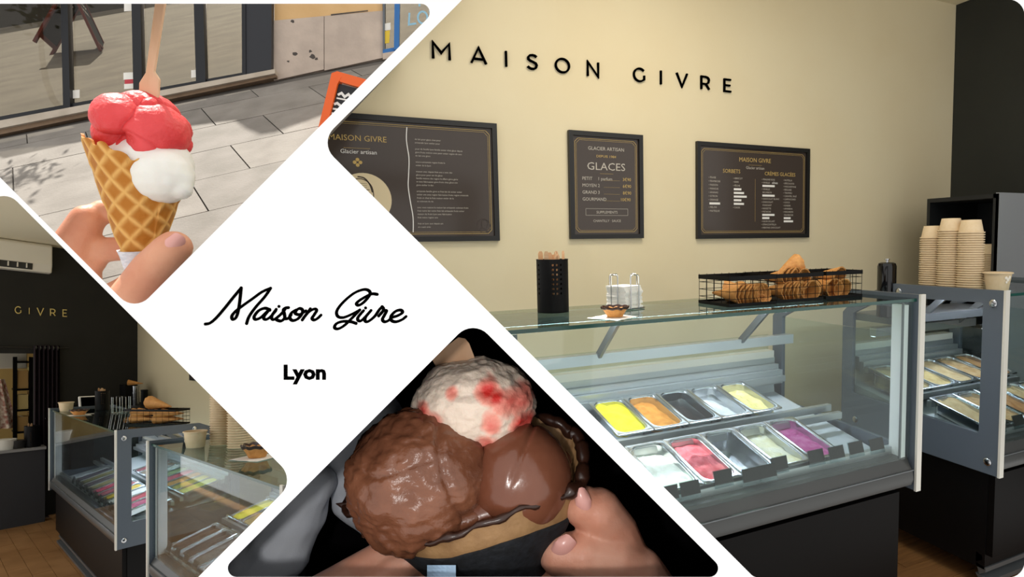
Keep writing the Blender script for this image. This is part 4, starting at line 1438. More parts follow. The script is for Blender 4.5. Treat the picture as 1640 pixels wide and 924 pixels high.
# red sorbet: folded scoop
sc_c = Vector((226, 201)); N = 220; Mv = 130; vs_ = []
def smooth(x): return 1 / (1 + math.exp(-x))
LOBES = [((.20, -.06, .26), .80), ((-.36, .20, .20), .66), ((.08, .26, -.2), .78), ((.52, .08, .02), .52), ((.36, -.40, .26), .56), ((-.40, -.22, -.05), .60), ((.12, .52, .42), .30), ((-.16, .42, .20), .50), ((.70, -.26, .10), .34), ((-.18, -.40, .34), .42), ((.38, -.52, .42), .46), ((.02, -.34, .52), .50)]
def sorb(dx, dy, dz):
    """relative radius for a direction (x right, y up, z to the viewer): overlapping lobes leave the fold creases"""
    d = Vector((dx, dy, dz))
    d2 = d + Vector((noise.noise(d * 2.2), noise.noise(d * 2.2 + Vector((5, 0, 0))), noise.noise(d * 2.2 + Vector((0, 5, 0))))) * .10
    d2.normalize()
    hits = [.3, .3]
    for c, q in LOBES:
        c = Vector(c); bb = d2.dot(c); disc = bb * bb - c.length_squared + q * q
        if disc > 0:
            hits.append(bb + math.sqrt(disc))
    hits.sort()
    r = hits[-1] - .055 * math.exp(-(hits[-1] - hits[-2]) / .035)
    r = max(r, .72)
    q = math.hypot((dx + .44) / .34, (dy + .40) / .20)
    r -= .20 * math.exp(-q ** 4) * smooth(dz * 8)
    return r + .012 * noise.noise(d * 7) + .007 * noise.noise(d * 17) + .004 * noise.noise(d * 34)
TS = frame(hp(228, 207, -18), xa * .82, (UP - VW * UP.dot(VW)).normalized(), -VW * .92, K)
rings = []
for j in range(Mv + 1):
    th = math.pi * (j / Mv * .998 + .001)
    ring = []
    for i in range(N):
        ph = 2 * math.pi * i / N
        dx, dy, dz = math.sin(th) * math.sin(ph), math.cos(th), math.sin(th) * math.cos(ph)
        r_ = sorb(dx, dy, dz)
        ring.append((dx * 77 * r_, dy * 58 * r_, dz * 72 * r_))
    rings.append(ring)
MB(TS).rings(rings).build('red_sorbet', mat('red_sorbet', 'E64B4E', .48, color2='DB3A3C', scale=16, bump=.4, bscale=200, sss=.15, spec=.45), cn, smooth=180)
# wooden pick
sp_ = [(250, -60), (268, -60), (263, 6), (246, 113.7), (254, 126), (252, 160), (222, 160), (222.5, 132.6), (233, 116), (247.6, 6)]
o = MB().loft([hp(u, v, -24) for u, v in sp_], [hp(u, v, -24) + FWD * .006 for u, v in sp_]).build('wooden_spoon', mat('pale_spoon_wood', 'E0B895', .7, color2='D8AC86', scale=20, aniso=(2, 2, .5)), loc=hp(237, 160), bevel=.0012)
tag(o, 'flat pale wooden spoon stuck upright in the red sorbet', 'spoon')

# street tree outside the frame; its leaves dapple the paving
q0 = pav(20, 292) + SUN_TO * .95
q1 = pav(-95, 330)
tr_ = thing('street_tree', 'young street tree whose leafy crown shades the paving corner', 'tree', q1)
mid_ = q1.lerp(q0, .6) - RIGHT * .08
MB().tube(smoothline([q1, q1 + UP * .35, mid_, q0], 5), [.022 - .001 * i for i in range(16)], 8).build('trunk', mat('tree_bark', '5A4C3E', .9), tr_, smooth=True)
mb = MB(); rt = random.Random(11)
for i in range(150):
    c_ = q0 + RIGHT * rt.gauss(0, .055) + UP * rt.gauss(0, .06) + FWD * rt.gauss(0, .06)
    a_ = Vector((rt.gauss(0, 1), rt.gauss(0, 1), rt.gauss(0, 1))).normalized(); b_ = a_.orthogonal().normalized()
    mb.add([c_ - a_ * .022, c_ + b_ * .009, c_ + a_ * .022, c_ - b_ * .009], [(0, 1, 2, 3)])
mb.build('foliage', mat('leaf_green', '4E6B33', .7), tr_, kind='stuff')
# ================================================================ HANDS WITH CHOCOLATE SCOOPS (lower middle opening)
d0 = 1.20; K = d0 / F
# black-lined niche behind the opening
m_velvet = mat('black_velvet', '0B0A0C', .95, spec=.05)
HR = grow(REG['hands'][0], 5)
HR = [(p[0], min(p[1], 945)) for p in HR]
a = [at(u, v, D + .02) for u, v in HR]; b = [at(u, v, 1.5) for u, v in HR]
mb = MB(); mb.rings([a, b, [p + (p - (b[0] + b[1] + b[2]) / 3).normalized() * .004 for p in b]], caps=False)
mb.add(b, [(0, 1, 2)])
mb.build('wall_niche', m_velvet, kind='structure')

def noise_scoop(name, m, parent, c, rad, fn, T, N=150, Mv=100):
    rings = []
    for j in range(Mv + 1):
        th = math.pi * (j / Mv * .998 + .001); ring = []
        for i in range(N):
            ph = 2 * math.pi * i / N
            d = Vector((math.sin(th) * math.sin(ph), math.cos(th), math.sin(th) * math.cos(ph)))
            r_ = fn(d)
            ring.append((d.x * rad[0] * r_, d.y * rad[1] * r_, d.z * rad[2] * r_))
        rings.append(ring)
    return MB(T).rings(rings).build(name, m, parent, smooth=180)

ic = thing('ice_cream_bowl', 'chocolate-dipped waffle bowl with two chocolate scoops and one strawberry cream scoop', 'ice cream', hp(780, 960))
m_mchoc = mat('milk_chocolate_gelato', '80513A', .26, color2='673E2B', scale=14, bump=.6, bscale=70, spec=.5, sss=.05)
m_schoc = mat('smooth_chocolate_gelato', '7C4C38', .22, color2='70412E', scale=10, bump=.08, bscale=120, spec=.55)
m_straw = mat_attr('strawberry_cream_gelato', 'E9D6C4', 'D8322C', .45, .5, 130, .9, 22, .45, .12, (.30, .95), (.52, 'F0A08E'))
def f_choc(d):
    r = 1 + .06 * noise.fractal(d * 2.3 + Vector((3, 1, 0)), 1, 2, 4) + .018 * noise.noise(d * 8) + .008 * noise.noise(d * 19) + .03 * abs(noise.noise(Vector((d.x * 5, d.y * 14, d.z * 5))))
    r -= .05 * math.exp(-(((d.y - .35 - .10 * math.sin(4 * d.x)) / .03) ** 2)) * smooth((d.z - .3) * 8) * smooth((.25 - d.x) * 8)
    c = d.x - .62 + .3 * d.y
    r += .05 * smooth(c * 25) - .06 * math.exp(-(c / .04) ** 2)
    if d.y < -.45:
        r += .10 * smooth((-.55 - d.y) * 14) * (1 + .6 * noise.noise(d * 7))
    h = -abs(noise.noise(d * 7.3 + Vector((9, 2, 4))))
    if h > -.03:
        r -= (h + .03) * .5
    return r
noise_scoop('chocolate_scoop', m_mchoc, ic, None, (107, 104, 100), f_choc, frame(hp(672, 762, -30), RIGHT, UP, -FWD, K))
blob('chocolate_drip', m_mchoc, [cap((590, 835, -50, 16), (596, 850, -54, 13), (600, 858, -55, 12)), cap((590, 835, -50, 16), (640, 850, -70, 14), (700, 850, -80, 14), (760, 830, -70, 12))], .004, ic, 4)
def f_sm(d):
    return 1 + .03 * noise.noise(d * 1.7) + .004 * noise.noise(d * 9) - .05 * math.exp(-((d.x + .15 - .4 * d.y) / .05) ** 2) * smooth((d.y - .3) * 8)
noise_scoop('smooth_chocolate_scoop', m_schoc, ic, None, (82, 88, 80), f_sm, frame(hp(835, 768, -12), RIGHT, UP, -FWD, K), 120, 80)
blob('chocolate_filling', m_schoc, [cap((740, 840, -50, 34), (800, 815, -42, 34), (860, 780, -20, 36), (895, 740, 0, 22)), cap((690, 850, -30, 30), (800, 800, 20, 50))], .005, ic, 5)
def f_st(d):
    return 1 + .07 * noise.fractal(d * 2.3 + Vector((1, 7, 3)), 1, 2, 4) + .022 * noise.noise(d * 8) + .010 * noise.noise(d * 18) + (.05 * smooth((-.45 - d.y) * 10) * noise.noise(d * 5))
st = noise_scoop('strawberry_scoop', m_straw, ic, None, (96, 74, 86), f_st, frame(hp(762, 646, 12), RIGHT, UP, -FWD, K), 150, 100)
TSi = frame(hp(762, 646, 12), RIGHT, UP, -FWD, K).inverted()
vals = []
spots = [(30, 32, 18, 1.0), (45, 22, 14, .9), (75, 18, 26, .75), (40, -15, 22, .7), (82, -25, 20, .85), (30, -62, 26, .9), (-68, 0, 14, .95), (-60, -18, 22, .8), (-20, 30, 12, .55), (58, 5, 26, .6), (70, -52, 20, .7), (-85, -30, 14, .6)]
for v in st.data.vertices:
    p = TSi @ (v.co + ORIG[ic.name])
    t = .18
    for x, y, s, w in spots:
        t = max(t, w * math.exp(-((p.x - x) ** 2 + (p.y - y) ** 2) / (s * s) * .8))
    vals.append(t if p.z > -20 else .3)
attr(st, vals)
# waffle bowl: rim curve and foot curve
rim = [(556, 812, -20), (585, 835, -46), (640, 862, -86), (700, 868, -104), (760, 846, -106), (830, 816, -92), (885, 798, -60), (922, 780, -30), (931, 745, 0), (926, 706, 30), (905, 688, 46), (862, 668, 60), (780, 690, 90), (660, 720, 80), (585, 772, 36)]
foot = [(660, 905, -10), (672, 915, -30), (700, 930, -60), (735, 938, -70), (770, 938, -72), (810, 930, -66), (845, 915, -44), (868, 900, -20), (872, 890, 0), (868, 885, 20), (850, 880, 36), (820, 878, 50), (770, 880, 60), (710, 890, 50), (675, 896, 20)]
RC = smoothline([Vector(p) for p in rim], 8, True); FC = smoothline([Vector(p) for p in foot], 8, True)
nn = len(RC)
def lerp_ring(t, out=0.0, wob=0.0):
    ring = []
    cx = sum(p.x for p in RC) / nn
    for i in range(nn):
        p = RC[i].lerp(FC[i], t)
        bulge = math.sin(math.pi * t) * 10 + out
        c = Vector((775, 0, 0)); d = Vector((p.x - 775, 0, p.z)); d = d.normalized() if d.length > 1 else Vector((0, 0, -1))
        q = p + d * bulge
        q.y += wob * math.sin(i * 1.9) + wob * .7 * math.sin(i * .83)
        ring.append(hp(q.x, q.y, q.z))
    return ring
mb = MB(); mb.rings([lerp_ring(0, 0, 3)] + [lerp_ring(t, 1.2 * math.sin(40 * t)) for t in (.12, .24, .36, .48, .6, .72, .84, 1)] + [lerp_ring(t, -8) for t in (.8, .4)] + [lerp_ring(.02, -7, 3)], close=True)
mb.build('waffle_bowl', mat('bowl_wafer', 'A98358', .6, color2='8E6A44', scale=24, bump=.4, bscale=110), ic, smooth=60)
mb = MB(); pts = [hp(p.x + (3 if p.x > 775 else -3), p.y + 2.5 * math.sin(i * .9), p.z) for i, p in enumerate(RC)]
mb.tube(pts, [(5.0 + 1.4 * math.sin(i * .75) + 1.0 * math.sin(i * 1.9 + 1) + (6 * min(1, max(0, (RC[i].x - 850) / 40)) if RC[i].z > -45 else 0)) * K for i in range(nn)], 8, close=True)
mb.build('chocolate_rim', m_choc, ic, smooth=180)
# wafer flap at the left
mb = MB(); fl2 = [(536, 806), (560, 803), (582, 815), (590, 840), (560, 824)]
mb.loft([hp(u, v, -22) for u, v in fl2], [hp(u, v, -12) for u, v in fl2]); mb.build('rim_flap', m_choc, ic, bevel=.003)
# paper wrapper
wr = [lerp_ring(t, o_, 1.0) for t, o_ in ((.42, 5), (.6, 5), (.8, 6), (1.0, 8))] 
low = [p + DOWN * (60 * K) for p in wr[-1]]
mb = MB(); mb.rings(wr + [low], caps=True)
mb.build('paper_wrapper', mat('black_textured_paper', '17181B', .8, color2='22252B', scale=60, bump=.6, bscale=90), ic, smooth=60)
# wooden spoon
spn = [(690, 572), (734, 540), (745, 542), (751.6, 549.7), (764, 582), (775, 625), (715, 620)]
o = MB().loft([hp(u, v, 8) for u, v in spn], [hp(u, v, 16) for u, v in spn]).build('wooden_spoon', mat('pale_spoon_wood', 'E0B895'), loc=hp(730, 600), bevel=.0012)
tag(o, 'flat wooden spoon stuck in the strawberry cream scoop', 'spoon')
# the person: hands and grey shirt
pr = thing('person', 'person in a grey shirt holding the chocolate ice cream bowl in both hands', 'person', hp(780, 990))
blob('right_hand', m_skinr, [
    cap((936, 812, -16, 33), (958, 822, -10, 40), (984, 852, 0, 38), (1000, 910, 10, 48), (1010, 990, 20, 60)),
    cap((896, 888, -30, 32), (935, 890, -28, 40), (985, 898, -18, 41), (1022, 918, -6, 42), (1050, 980, 10, 56)),
    cap((870, 950, -20, 36), (960, 965, -10, 44), (1040, 1000, 0, 60))], .0042, pr, 5)
blob('left_hand', m_skinr, [
    cap((470, 990, -10, 44), (560, 925, -16, 30), (612, 890, -24, 24), (642, 880, -28, 20)),
    cap((540, 1000, -30, 46), (610, 935, -38, 34), (655, 900, -40, 27), (680, 895, -36, 22)),
    cap((640, 990, -30, 40), (690, 945, -40, 30))], .0042, pr, 5, cut=[side((300, 985), (900, 985), (760, 800))])
def nail(u, v, dz, xd, w, h):
    zd = (-FWD).normalized(); xd = (xd - zd * xd.dot(zd)).normalized(); yd = zd.cross(xd)
    T = frame(hp(u, v, dz), xd, yd, zd, K)
    MB(T).grid(lambda a, b: ((a - .5) * w * math.sqrt(max(.05, 1 - (2 * b - 1) ** 4)), (b - .5) * h, -5 * (2 * b - 1) ** 2 - 6 * (2 * a - 1) ** 2), 10, 8).build('finger_nail', m_nail, pr, smooth=180)
nail(934, 806, -49, RIGHT * .35 - UP * .9, 44, 24)
nail(902, 880, -61, RIGHT * .7 - UP * -.7, 40, 30)
m_shirt = mat('grey_blue_cotton', 'D3D8E0', .9, color2='C4CAD4', scale=10, bump=.15, bscale=200, spec=.1)
fold = lambda p: .010 * noise.noise(Vector((p.x * 9, p.y * 9, p.z * 16))) + .006 * noise.noise(p * 24)
blob('shirt_sleeve', m_shirt, [cap((370, 960, 60, 66), (440, 880, 66, 58), (500, 780, 74, 40))], .006, pr, 4, fold, cut=[side((345, 919), (757, 507), (760, 800)), side((300, 990), (900, 990), (760, 800))])
blob('shirt_front', m_shirt, [cap((545, 700, 150, 48), (575, 790, 150, 52), (630, 850, 150, 46)), cap((600, 660, 150, 40), (640, 760, 150, 60))], .006, pr, 4, fold, cut=[side((345, 919), (757, 507), (760, 800)), side((300, 990), (900, 990), (760, 800))])
# napkin corner
o = MB().grid(lambda a, b: hp(684 + 46 * a, 905 + 40 * b, -112 + 8 * math.sin(3 * a + 2 * b)), 6, 6).build('paper_napkin', mat('pale_blue_paper', 'A8C6E2', .8), loc=hp(700, 945, -100))
tag(o, 'pale blue napkin corner under the black paper wrapper', 'napkin')
# ================================================================ SHOP CORNER (lower left opening)
b1 = ray(-150, 578).normalized(); b2 = ray(1420, 578).normalized(); SB = .645
TB_ = frame(Vector((0, 0, 0)), -b1, b2, UP, SB)
_o = at(186, 689, 2.6) - TB_.to_3x3() @ Vector((0, -.012, 1.372))
TB_ = frame(_o, -b1, b2, UP, SB)
_inv = TB_.inverted(); _c = _inv @ CAM; _i3 = _inv.to_3x3()
def bz(u, v, z):
    r = _i3 @ ray(u, v); return _c + r * ((z - _c.z) / r.z)
def bxx(u, v, x):
    r = _i3 @ ray(u, v); return _c + r * ((x - _c.x) / r.x)
def byy(u, v, y):
    r = _i3 @ ray(u, v); return _c + r * ((y - _c.y) / r.y)
def BT(x, y, z): return TB_ @ Matrix.Translation((x, y, z))
XD, YC = -4.5, 1.125
ZB = bxx(95, 397, XD).z
m_dark2 = mat('charcoal_wall', '2B2A26', .8, color2='302F2A', scale=3, spec=.2)
m_grey2 = mat('dark_grey_halfwall', '3A393A', .7, spec=.2)
# dark wall with a doorway
ya, yb = bxx(-60, 600, XD).y, bxx(55, 600, XD).y
zt = bxx(30, 566, XD).z
mb = MB(TB_)
mb.box(XD - .1, XD, yb, YC + .1, 0, ZB); mb.box(XD - .1, XD, ya - .6, yb, zt, ZB)
mb.build('wall_corner_dark', m_dark2, kind='structure')
MB(TB_).box(XD - .1, .55, YC, YC + .08, 0, ZB).build('wall_corner_cream', mat('cream_corner_paint', 'C9BB98', .85), kind='structure')
MB(TB_).box(XD - 1.8, bz(20, 296, ZB).x, ya - 1.2, YC + .08, ZB, ZB + .05).build('ceiling_corner', mat('cream_ceiling', 'D6CCB0', .85), kind='structure')
# oak floor boards
f2 = MB(TB_).box(XD - 1.6, .2, -1.6, .9, -.05, -.012).build('floor_corner', mat('floor_bed', '3A2A1C'), kind='structure')
m_plank2 = mat('light_oak_plank', 'A87B4C', .5, color2='93683C', scale=6, bump=.1)
for j in range(14):
    for i in range(5):
        x0 = -5.0 + i * 1.0 + (j % 3) * .33
        MB(TB_).box(x0, x0 + .995, -1.5 + j * .14, -1.5 + j * .14 + .137, -.012, 0).build('plank', m_plank2, f2)
# back room seen through the doorway
mb = MB(TB_); mb.box(XD - 1.7, XD - 1.62, ya - 1.2, yb + 1.0, 0, ZB); mb.build('wall_back_room', mat('ochre_back_room', 'B59A5E', .85), kind='structure')
MB(TB_).box(XD - 1.62, XD - .1, yb + .55, yb + .6, 0, ZB).build('wall_back_room_side', mat('ochre_back_room', 'B59A5E'), kind='structure')
# wall letters
sg = thing('wall_sign', 'small gold letters reading GIVRE on the charcoal wall', 'sign', TB_ @ Vector((XD, .2, bxx(65, 505, XD).z)))
for ch, u0, u1, vt, vb in (('G', 23.5, 34, 491, 502), ('I', 46, 48, 493, 503), ('V', 59, 70, 493.5, 504.5), ('R', 80, 89, 495, 505.5), ('E', 100, 107.5, 496, 507)):
    pa, pb = bxx(u0, vb, XD), bxx(u1, vt, XD)
    sx = (pb.y - pa.y) / (GLYPH[ch][0] if ch != 'I' else .14)
    if ch == 'I': sx = .05
    mb = MB(TB_); glyph(mb, ch, lambda x, y, z: (XD + .001 + z, pa.y + x * sx, pa.z + y * (pb.z - pa.z)), .012, .12)
    mb.build('letter_' + ch.lower(), mat('brass_letter', 'E0C878', .4), sg)
# wall-mounted air conditioner
pa, pb = bxx(84, 392, XD + .2), bxx(84, 437, XD + .2)
y1_, z1_, z0_ = pa.y, pa.z, pb.z
ac = thing('air_conditioner', 'white wall-mounted air conditioner high on the charcoal wall', 'air conditioner', TB_ @ Vector((XD, y1_ - .4, z0_)))
prof = [(XD, z1_), (XD + .17, z1_), (XD + .2, z1_ - .03), (XD + .2, z0_ + .09), (XD + .15, z0_), (XD, z0_)]
m_ac = mat('white_appliance_plastic', 'E6E0D0', .4)
MB(TB_).prism([(x, y1_ - .95, z) for x, z in prof], (0, .95, 0)).build('body', m_ac, ac, bevel=.008)
MB(TB_).prism([(XD + .192, y1_ - .9, z0_ + .075), (XD + .202, y1_ - .9, z0_ + .085), (XD + .165, y1_ - .9, z0_ + .018), (XD + .155, y1_ - .9, z0_ + .015)], (0, .72, 0)).build('air_outlet', mat('dark_outlet', '35342F', .6), ac)
mb = MB(TB_)
for k in range(9):
    y = y1_ - .88 + k * .08
    mb.box(XD + .17, XD + .205, y, y + .012, z0_ + .03, z0_ + .08)
mb.build('outlet_louvre', m_ac, ac)
# curtain on a rod
zr = bxx(60, 557, XD + .08).z
yc0, yc1 = bxx(54, 600, XD + .08).y, bxx(96, 600, XD + .08).y
rd = MB(TB_).tube([(XD + .07, ya - .4, zr), (XD + .07, yc1 + .09, zr)], .011, 8).build('curtain_rod', mat('dark_metal_rod', '3B3936', .4, metal=.6), loc=TB_ @ Vector((XD + .07, yc0, zr)))
tag(rd, 'thin dark metal curtain rod above the doorway', 'curtain rod')
zl = .55
def cur(a, b):
    return (XD + .07 + .045 * math.sin(a * 6 * 2 * math.pi) * (.6 + .4 * b), yc0 + (yc1 - yc0) * a, zl + (zr + .03 - zl) * b)
ct = thing('curtain', 'dark plum curtain hanging in folds beside the doorway', 'curtain', TB_ @ Vector((XD + .07, (yc0 + yc1) / 2, zl)))
MB(TB_).grid(cur, 72, 8).build('cloth', mat('dark_plum_cloth', '2B2326', .9, spec=.1), ct, smooth=180)
mb = MB(TB_)
for k in range(6):
    mb.lathe([(.018, -.004), (.028, -.004), (.028, .004), (.018, .004)], (XD + .07, yc0 + (yc1 - yc0) * (k + .5) / 6, zr), (0, 1, 0), 12, caps=False)
mb.build('eyelet_rings', m_alud, ct)
# storage shelf with boxes in the back room
xs = XD - .55
y0s, y1s = bxx(24, 600, xs).y, bxx(54, 600, xs).y + .1
sh = thing('storage_rack', 'black metal storage rack in the back room', 'shelf', TB_ @ Vector((xs, (y0s + y1s) / 2, 0)))
zz = [bxx(40, v, xs).z for v in (578, 622, 655, 690)]
for y in (y0s, y0s + (y1s - y0s) * .55, y1s):
    MB(TB_).box(xs - .02, xs + .02, y - .02, y + .02, 0, zz[0] + .05).build('upright', m_black, sh)
for z in zz:
    MB(TB_).box(xs - .35, xs + .02, y0s, y1s, z - .025, z).build('shelf_board', m_black, sh)
boxc = ['B58E52', 'D8C67A', 'A37A44', 'C9B070', '8C6A3E', 'D9D2BE', 'B08A50']
k = 0
for zi in (1, 2, 3):
    for t0, t1, hh in ((.05, .45, .22), (.52, .78, .26), (.82, 1.0, .17)):
        y_0, y_1 = y0s + (y1s - y0s) * t0, y0s + (y1s - y0s) * t1
        mb = MB(TB_).box(xs - .3, xs + .0, y_0, y_1, zz[zi], zz[zi] + hh * (.8 if zi > 1 else 1))
        o = thing('carton', ('yellowish', 'brown', 'pale')[k % 3] + ' carton on the ' + ('upper', 'middle', 'lower')[zi - 1] + ' board of the storage rack, ' + ('by the open end', 'between two others', 'by the curtain')[(0.05, .52, .82).index(t0)], 'box', TB_ @ Vector((xs - .15, (y_0 + y_1) / 2, zz[zi])))
        mb.build('carton_body', mat('carton_%d' % k, boxc[k % 7], .8), o)
        MB(TB_).box(xs - .3, xs + .001, (y_0 + y_1) / 2 - .015, (y_0 + y_1) / 2 + .015, zz[zi] + hh * (.8 if zi > 1 else 1), zz[zi] + hh * (.8 if zi > 1 else 1) + .001).build('tape', mat('parcel_tape', 'C9B48A', .5), o)
        k += 1
# pale wall cabinet and hanging apron left of the rack
p = bxx(16, 575, XD - .9)
o = MB(TB_).box(XD - 1.1, XD - .8, p.y - .22, p.y + .16, p.z - .12, p.z + .1).build('wall_box', mat('pale_grey_box', 'B9B5A6', .6), loc=TB_ @ p, bevel=.01); tag(o, 'pale grey wall box in the back room beside the rack', 'box')
p = bxx(8, 640, XD - .6)
def apr(a, b): return (XD - .6 + .03 * math.sin(a * 12), p.y - .12 + .24 * a * (.5 + .5 * (1 - b)), p.z - .35 + .6 * b)
o = MB(TB_).grid(apr, 24, 6).build('apron', mat('patterned_apron_cloth', '8E4A3A', .9, color2='D8C8B0', scale=40), loc=TB_ @ p, smooth=180); tag(o, 'patterned apron hanging in the back room', 'apron')
# half wall in front of the doorway
hw = bxx(72, 719, XD + .35)
o = MB(TB_).box(XD + .15, XD + .35, ya - .8, hw.y, 0, hw.z)
h_ = thing('half_wall', 'dark grey half wall below the doorway', 'half wall', TB_ @ Vector((XD + .25, hw.y - .4, 0)))
o.build('panel', m_grey2, h_); MB(TB_).box(XD + .13, XD + .37, ya - .8, hw.y + .01, hw.z, hw.z + .03).build('ledge', mat('pale_ledge', '8C8A86', .4), h_)
q = bxx(52, 719, XD + .25)
spoon_pot(BT(XD + .25, q.y, hw.z + .03), 'black perforated spoon holder on the half wall ledge', 4, 'wooden spoon in the holder on the half wall', 'spoons on the half wall', r=.075, h=.24)
for u, col, nm, s in ((8, 'D8D4C8', 'white', .1), (28, '2A2826', 'black', .08)):
    q = bxx(u, 716, XD + .25)
    R = BT(XD + .25, q.y, hw.z + .03)
    o = thing('storage_tub', 'small %s tub on the half wall ledge' % nm, 'tub', R @ Vector((0, 0, 0)))
    MB(R).lathe([(.001, 0), (s * .8, 0), (s, s * .9), (s, s), (.001, s)], n=20).build('tub_body', mat('tub_' + nm, col, .5), o, smooth=40)
    MB(R).lathe([(s * 1.05, s), (s * 1.05, s * 1.12), (.001, s * 1.15)], n=20).build('lid', mat('tub_' + nm, col), o, smooth=40)

LA = 2.86
TA = TB_ @ Matrix.Translation((-LA, 0, 0))
display_case(TA, LA, 'long glass gelato case running towards the charcoal wall', (.5, 1.2, 1.9, 2.5))
xB = .84
TBc = TB_ @ Matrix.Translation((xB, 0, 0))
display_case(TBc, 1.9, 'nearer glass gelato case with paper cup stacks beside the cream wall', (.7, 1.4))
cols = [('E9E9EA', 'DCDCE0', 'white'), ('C4607E', 'B04068', 'raspberry'), ('C9505E', 'B63A48', 'cherry pink'), ('EFEDEA', 'E2E0DC', 'milky white'), ('E8C63C', 'D9B428', 'mango yellow'), ('C4606A', 'B04C58', 'rose'), ('D8506A', 'C23A54', 'bright strawberry'), ('A8A070', '968E5C', 'olive pistachio'), ('6A5A62', '584850', 'plum grey'), ('8A8450', '78723F', 'dark pistachio'), ('5A5260', '4A4250', 'blackberry')]
for i, (c1, c2, nm) in enumerate(cols):
    pan(TB_, -.16 - i * .19, .215, .783, .255, .186, .30, c1, c2, (-.006, -.01), 'steel pan of %s gelato, front row of the case by the charcoal wall' % nm, 'gelato pans in the far case', 60 + i, .55)
cols = [('E0D860', 'D0C648', 'pale lemon'), ('C9B23A', 'B89E2A', 'saffron'), ('D9923C', 'C67E2C', 'apricot'), ('D84E68', 'C43C56', 'strawberry red'), ('9CA878', '8A9666', 'sage green'), ('D8D8D4', 'C8C8C4', 'off-white'), ('7A6A58', '685846', 'cocoa'), ('8E3A44', '7A2C36', 'dark cherry')]
for i, (c1, c2, nm) in enumerate(cols):
    pan(TB_, -.16 - i * .19, .575, .872, .22, .186, .30, c1, c2, (-.006, -.01), 'steel pan of %s gelato, rear row of the case by the charcoal wall' % nm, 'gelato pans in the far case', 80 + i, .55)
cols = [('5A4436', '48352A', 'dark cocoa'), ('4E4038', '3E322C', 'brown truffle'), ('6E665E', '5E564E', 'grey sesame'), ('7E766C', '6C645A', 'ash grey'), ('8A7A66', '786854', 'taupe hazelnut')]
for i, (c1, c2, nm) in enumerate(cols):
    pan(TB_, xB + .16 + i * .19, .215, .783, .255, .186, .30, c1, c2, (-.012, -.02), 'steel pan of %s gelato in the front row of the nearer corner case' % nm, 'gelato pans in the nearer corner case', 100 + i, .6)
cols = [('D9CC3C', 'C8BA2C', 'acid yellow'), ('A08A5A', '8C7648', 'khaki caramel'), ('9A8E7C', '887C6A', 'greige'), ('6C5844', '5A4634', 'mocha'), ('74685A', '625648', 'walnut')]
for i, (c1, c2, nm) in enumerate(cols):
    pan(TB_, xB + .16 + i * .19, .575, .872, .22, .186, .30, c1, c2, (-.012, -.02), 'steel pan of %s gelato in the rear row of the nearer corner case' % nm, 'gelato pans in the nearer corner case', 110 + i, .6)
for i in range(11):
    tag_holder(TB_, -.16 - i * .19, .05, .727, 'small black flavour tag along the front of the case running to the charcoal wall', 'flavour tags of the far case', .3)
for i in range(4):
    tag_holder(TB_, xB + .14 + i * .16, .05, .727, 'small black flavour tag along the front of the nearer corner case', 'flavour tags of the nearer corner case', .3)

# things on the far case
p = bz(97.5, 659, zt1)
R = BT(p.x, .07, zt1)
o = thing('paper_cup', 'single kraft paper cup at the far end of the case beside a wafer bowl', 'paper cup', R @ Vector((0, 0, 0)))
cup_mesh(R, 'cup_body', o, rt=.062, rb=.05, h=.088)
p = bz(127, 665, zt1); R = BT(p.x, p.y, zt1)
o = MB(R).grid(lambda a, b: ((a - .5) * .2, (b - .5) * .16, .001 + .002 * math.sin(8 * a) ** 2), 8, 8).build('paper_napkin', m_paper, loc=R @ Vector((0, 0, 0))); tag(o, 'white paper napkin under the plain wafer bowl on the far case', 'napkin')
wafer_bowl(BT(p.x, p.y, zt1 + .004), 'plain wafer bowl on a napkin near the far end of the case', r=.075, h=.045)
p = bz(164, 657, zt1)
spoon_pot(BT(p.x, p.y, zt1), 'black perforated spoon holder on the case running to the charcoal wall', 10, 'wooden spoon in the holder on the case running to the charcoal wall', 'spoons on the far case', r=.062, h=.19)
# cone basket
TBk = BT(-.50, .14, zt1) @ Matrix.Rotation(.56, 4, 'Z')
basket(TBk, .47, .15, .12, 'black wire basket full of waffle cones on the case corner', None, 8, 4)
def bcones(spec, label, group):
    for tip_, dr, ro in spec:
        waffle_cone(lay(TBk, tip_, dr, ro), .20, .036, label, group, n=28, m=14)
bcones([((.455, .045 + .06 * (i % 2), .04 + .042 * (i // 2)), (-1, .02 * ((i % 2) - 1), .0), i) for i in range(4)], 'waffle cone lying lengthwise inside the corner basket', 'cones lying in the corner basket')
bcones([((.235, .05 + .05 * (i % 2), .04 + .042 * (i // 2)), (-1, .0, .02), i) for i in range(4)], 'waffle cone lying at the far end of the corner basket', 'cones across the corner basket')
waffle_cone(lay(TBk, (.36, .08, .135), (-1, .1, .13), .5), .22, .05, 'large waffle cone resting on top of the corner basket', None, n=36, m=18)
# back counter with till, steel tubs, black jar
zk = 1.30
bc = thing('back_counter', 'dark back counter between the far case and the charcoal wall', 'counter', TB_ @ Vector((-3.7, .6, 0)))
xk0, xk1 = -4.4, -3.0
MB(TB_).box(xk0, xk1, yc1 + .06, YC - .01, zk - .04, zk).build('worktop', m_black, bc)
MB(TB_).box(xk0 + .02, xk1 - .02, yc1 + .1, YC - .03, 0, zk - .04).build('carcass', mat('black_laminate', '16181A'), bc)
def onc(u, v): return bz(u, v, zk)
p = onc(108, 648)
R = BT(-3.3, p.y, zk)
o = thing('card_terminal', 'white rimmed till screen on the back counter', 'till', R @ Vector((0, 0, 0)))
MB(R).prism([(.02, -.09, .02), (.02, .09, .02), (-.03, .09, .15), (-.03, -.09, .15)], (.02, 0, .01)).build('housing', m_paper, o, bevel=.006)
MB(R).prism([(.041, -.07, .045), (.041, .07, .045), (.004, .07, .145), (.004, -.07, .145)], (.002, 0, .001)).build('screen', m_ink, o)
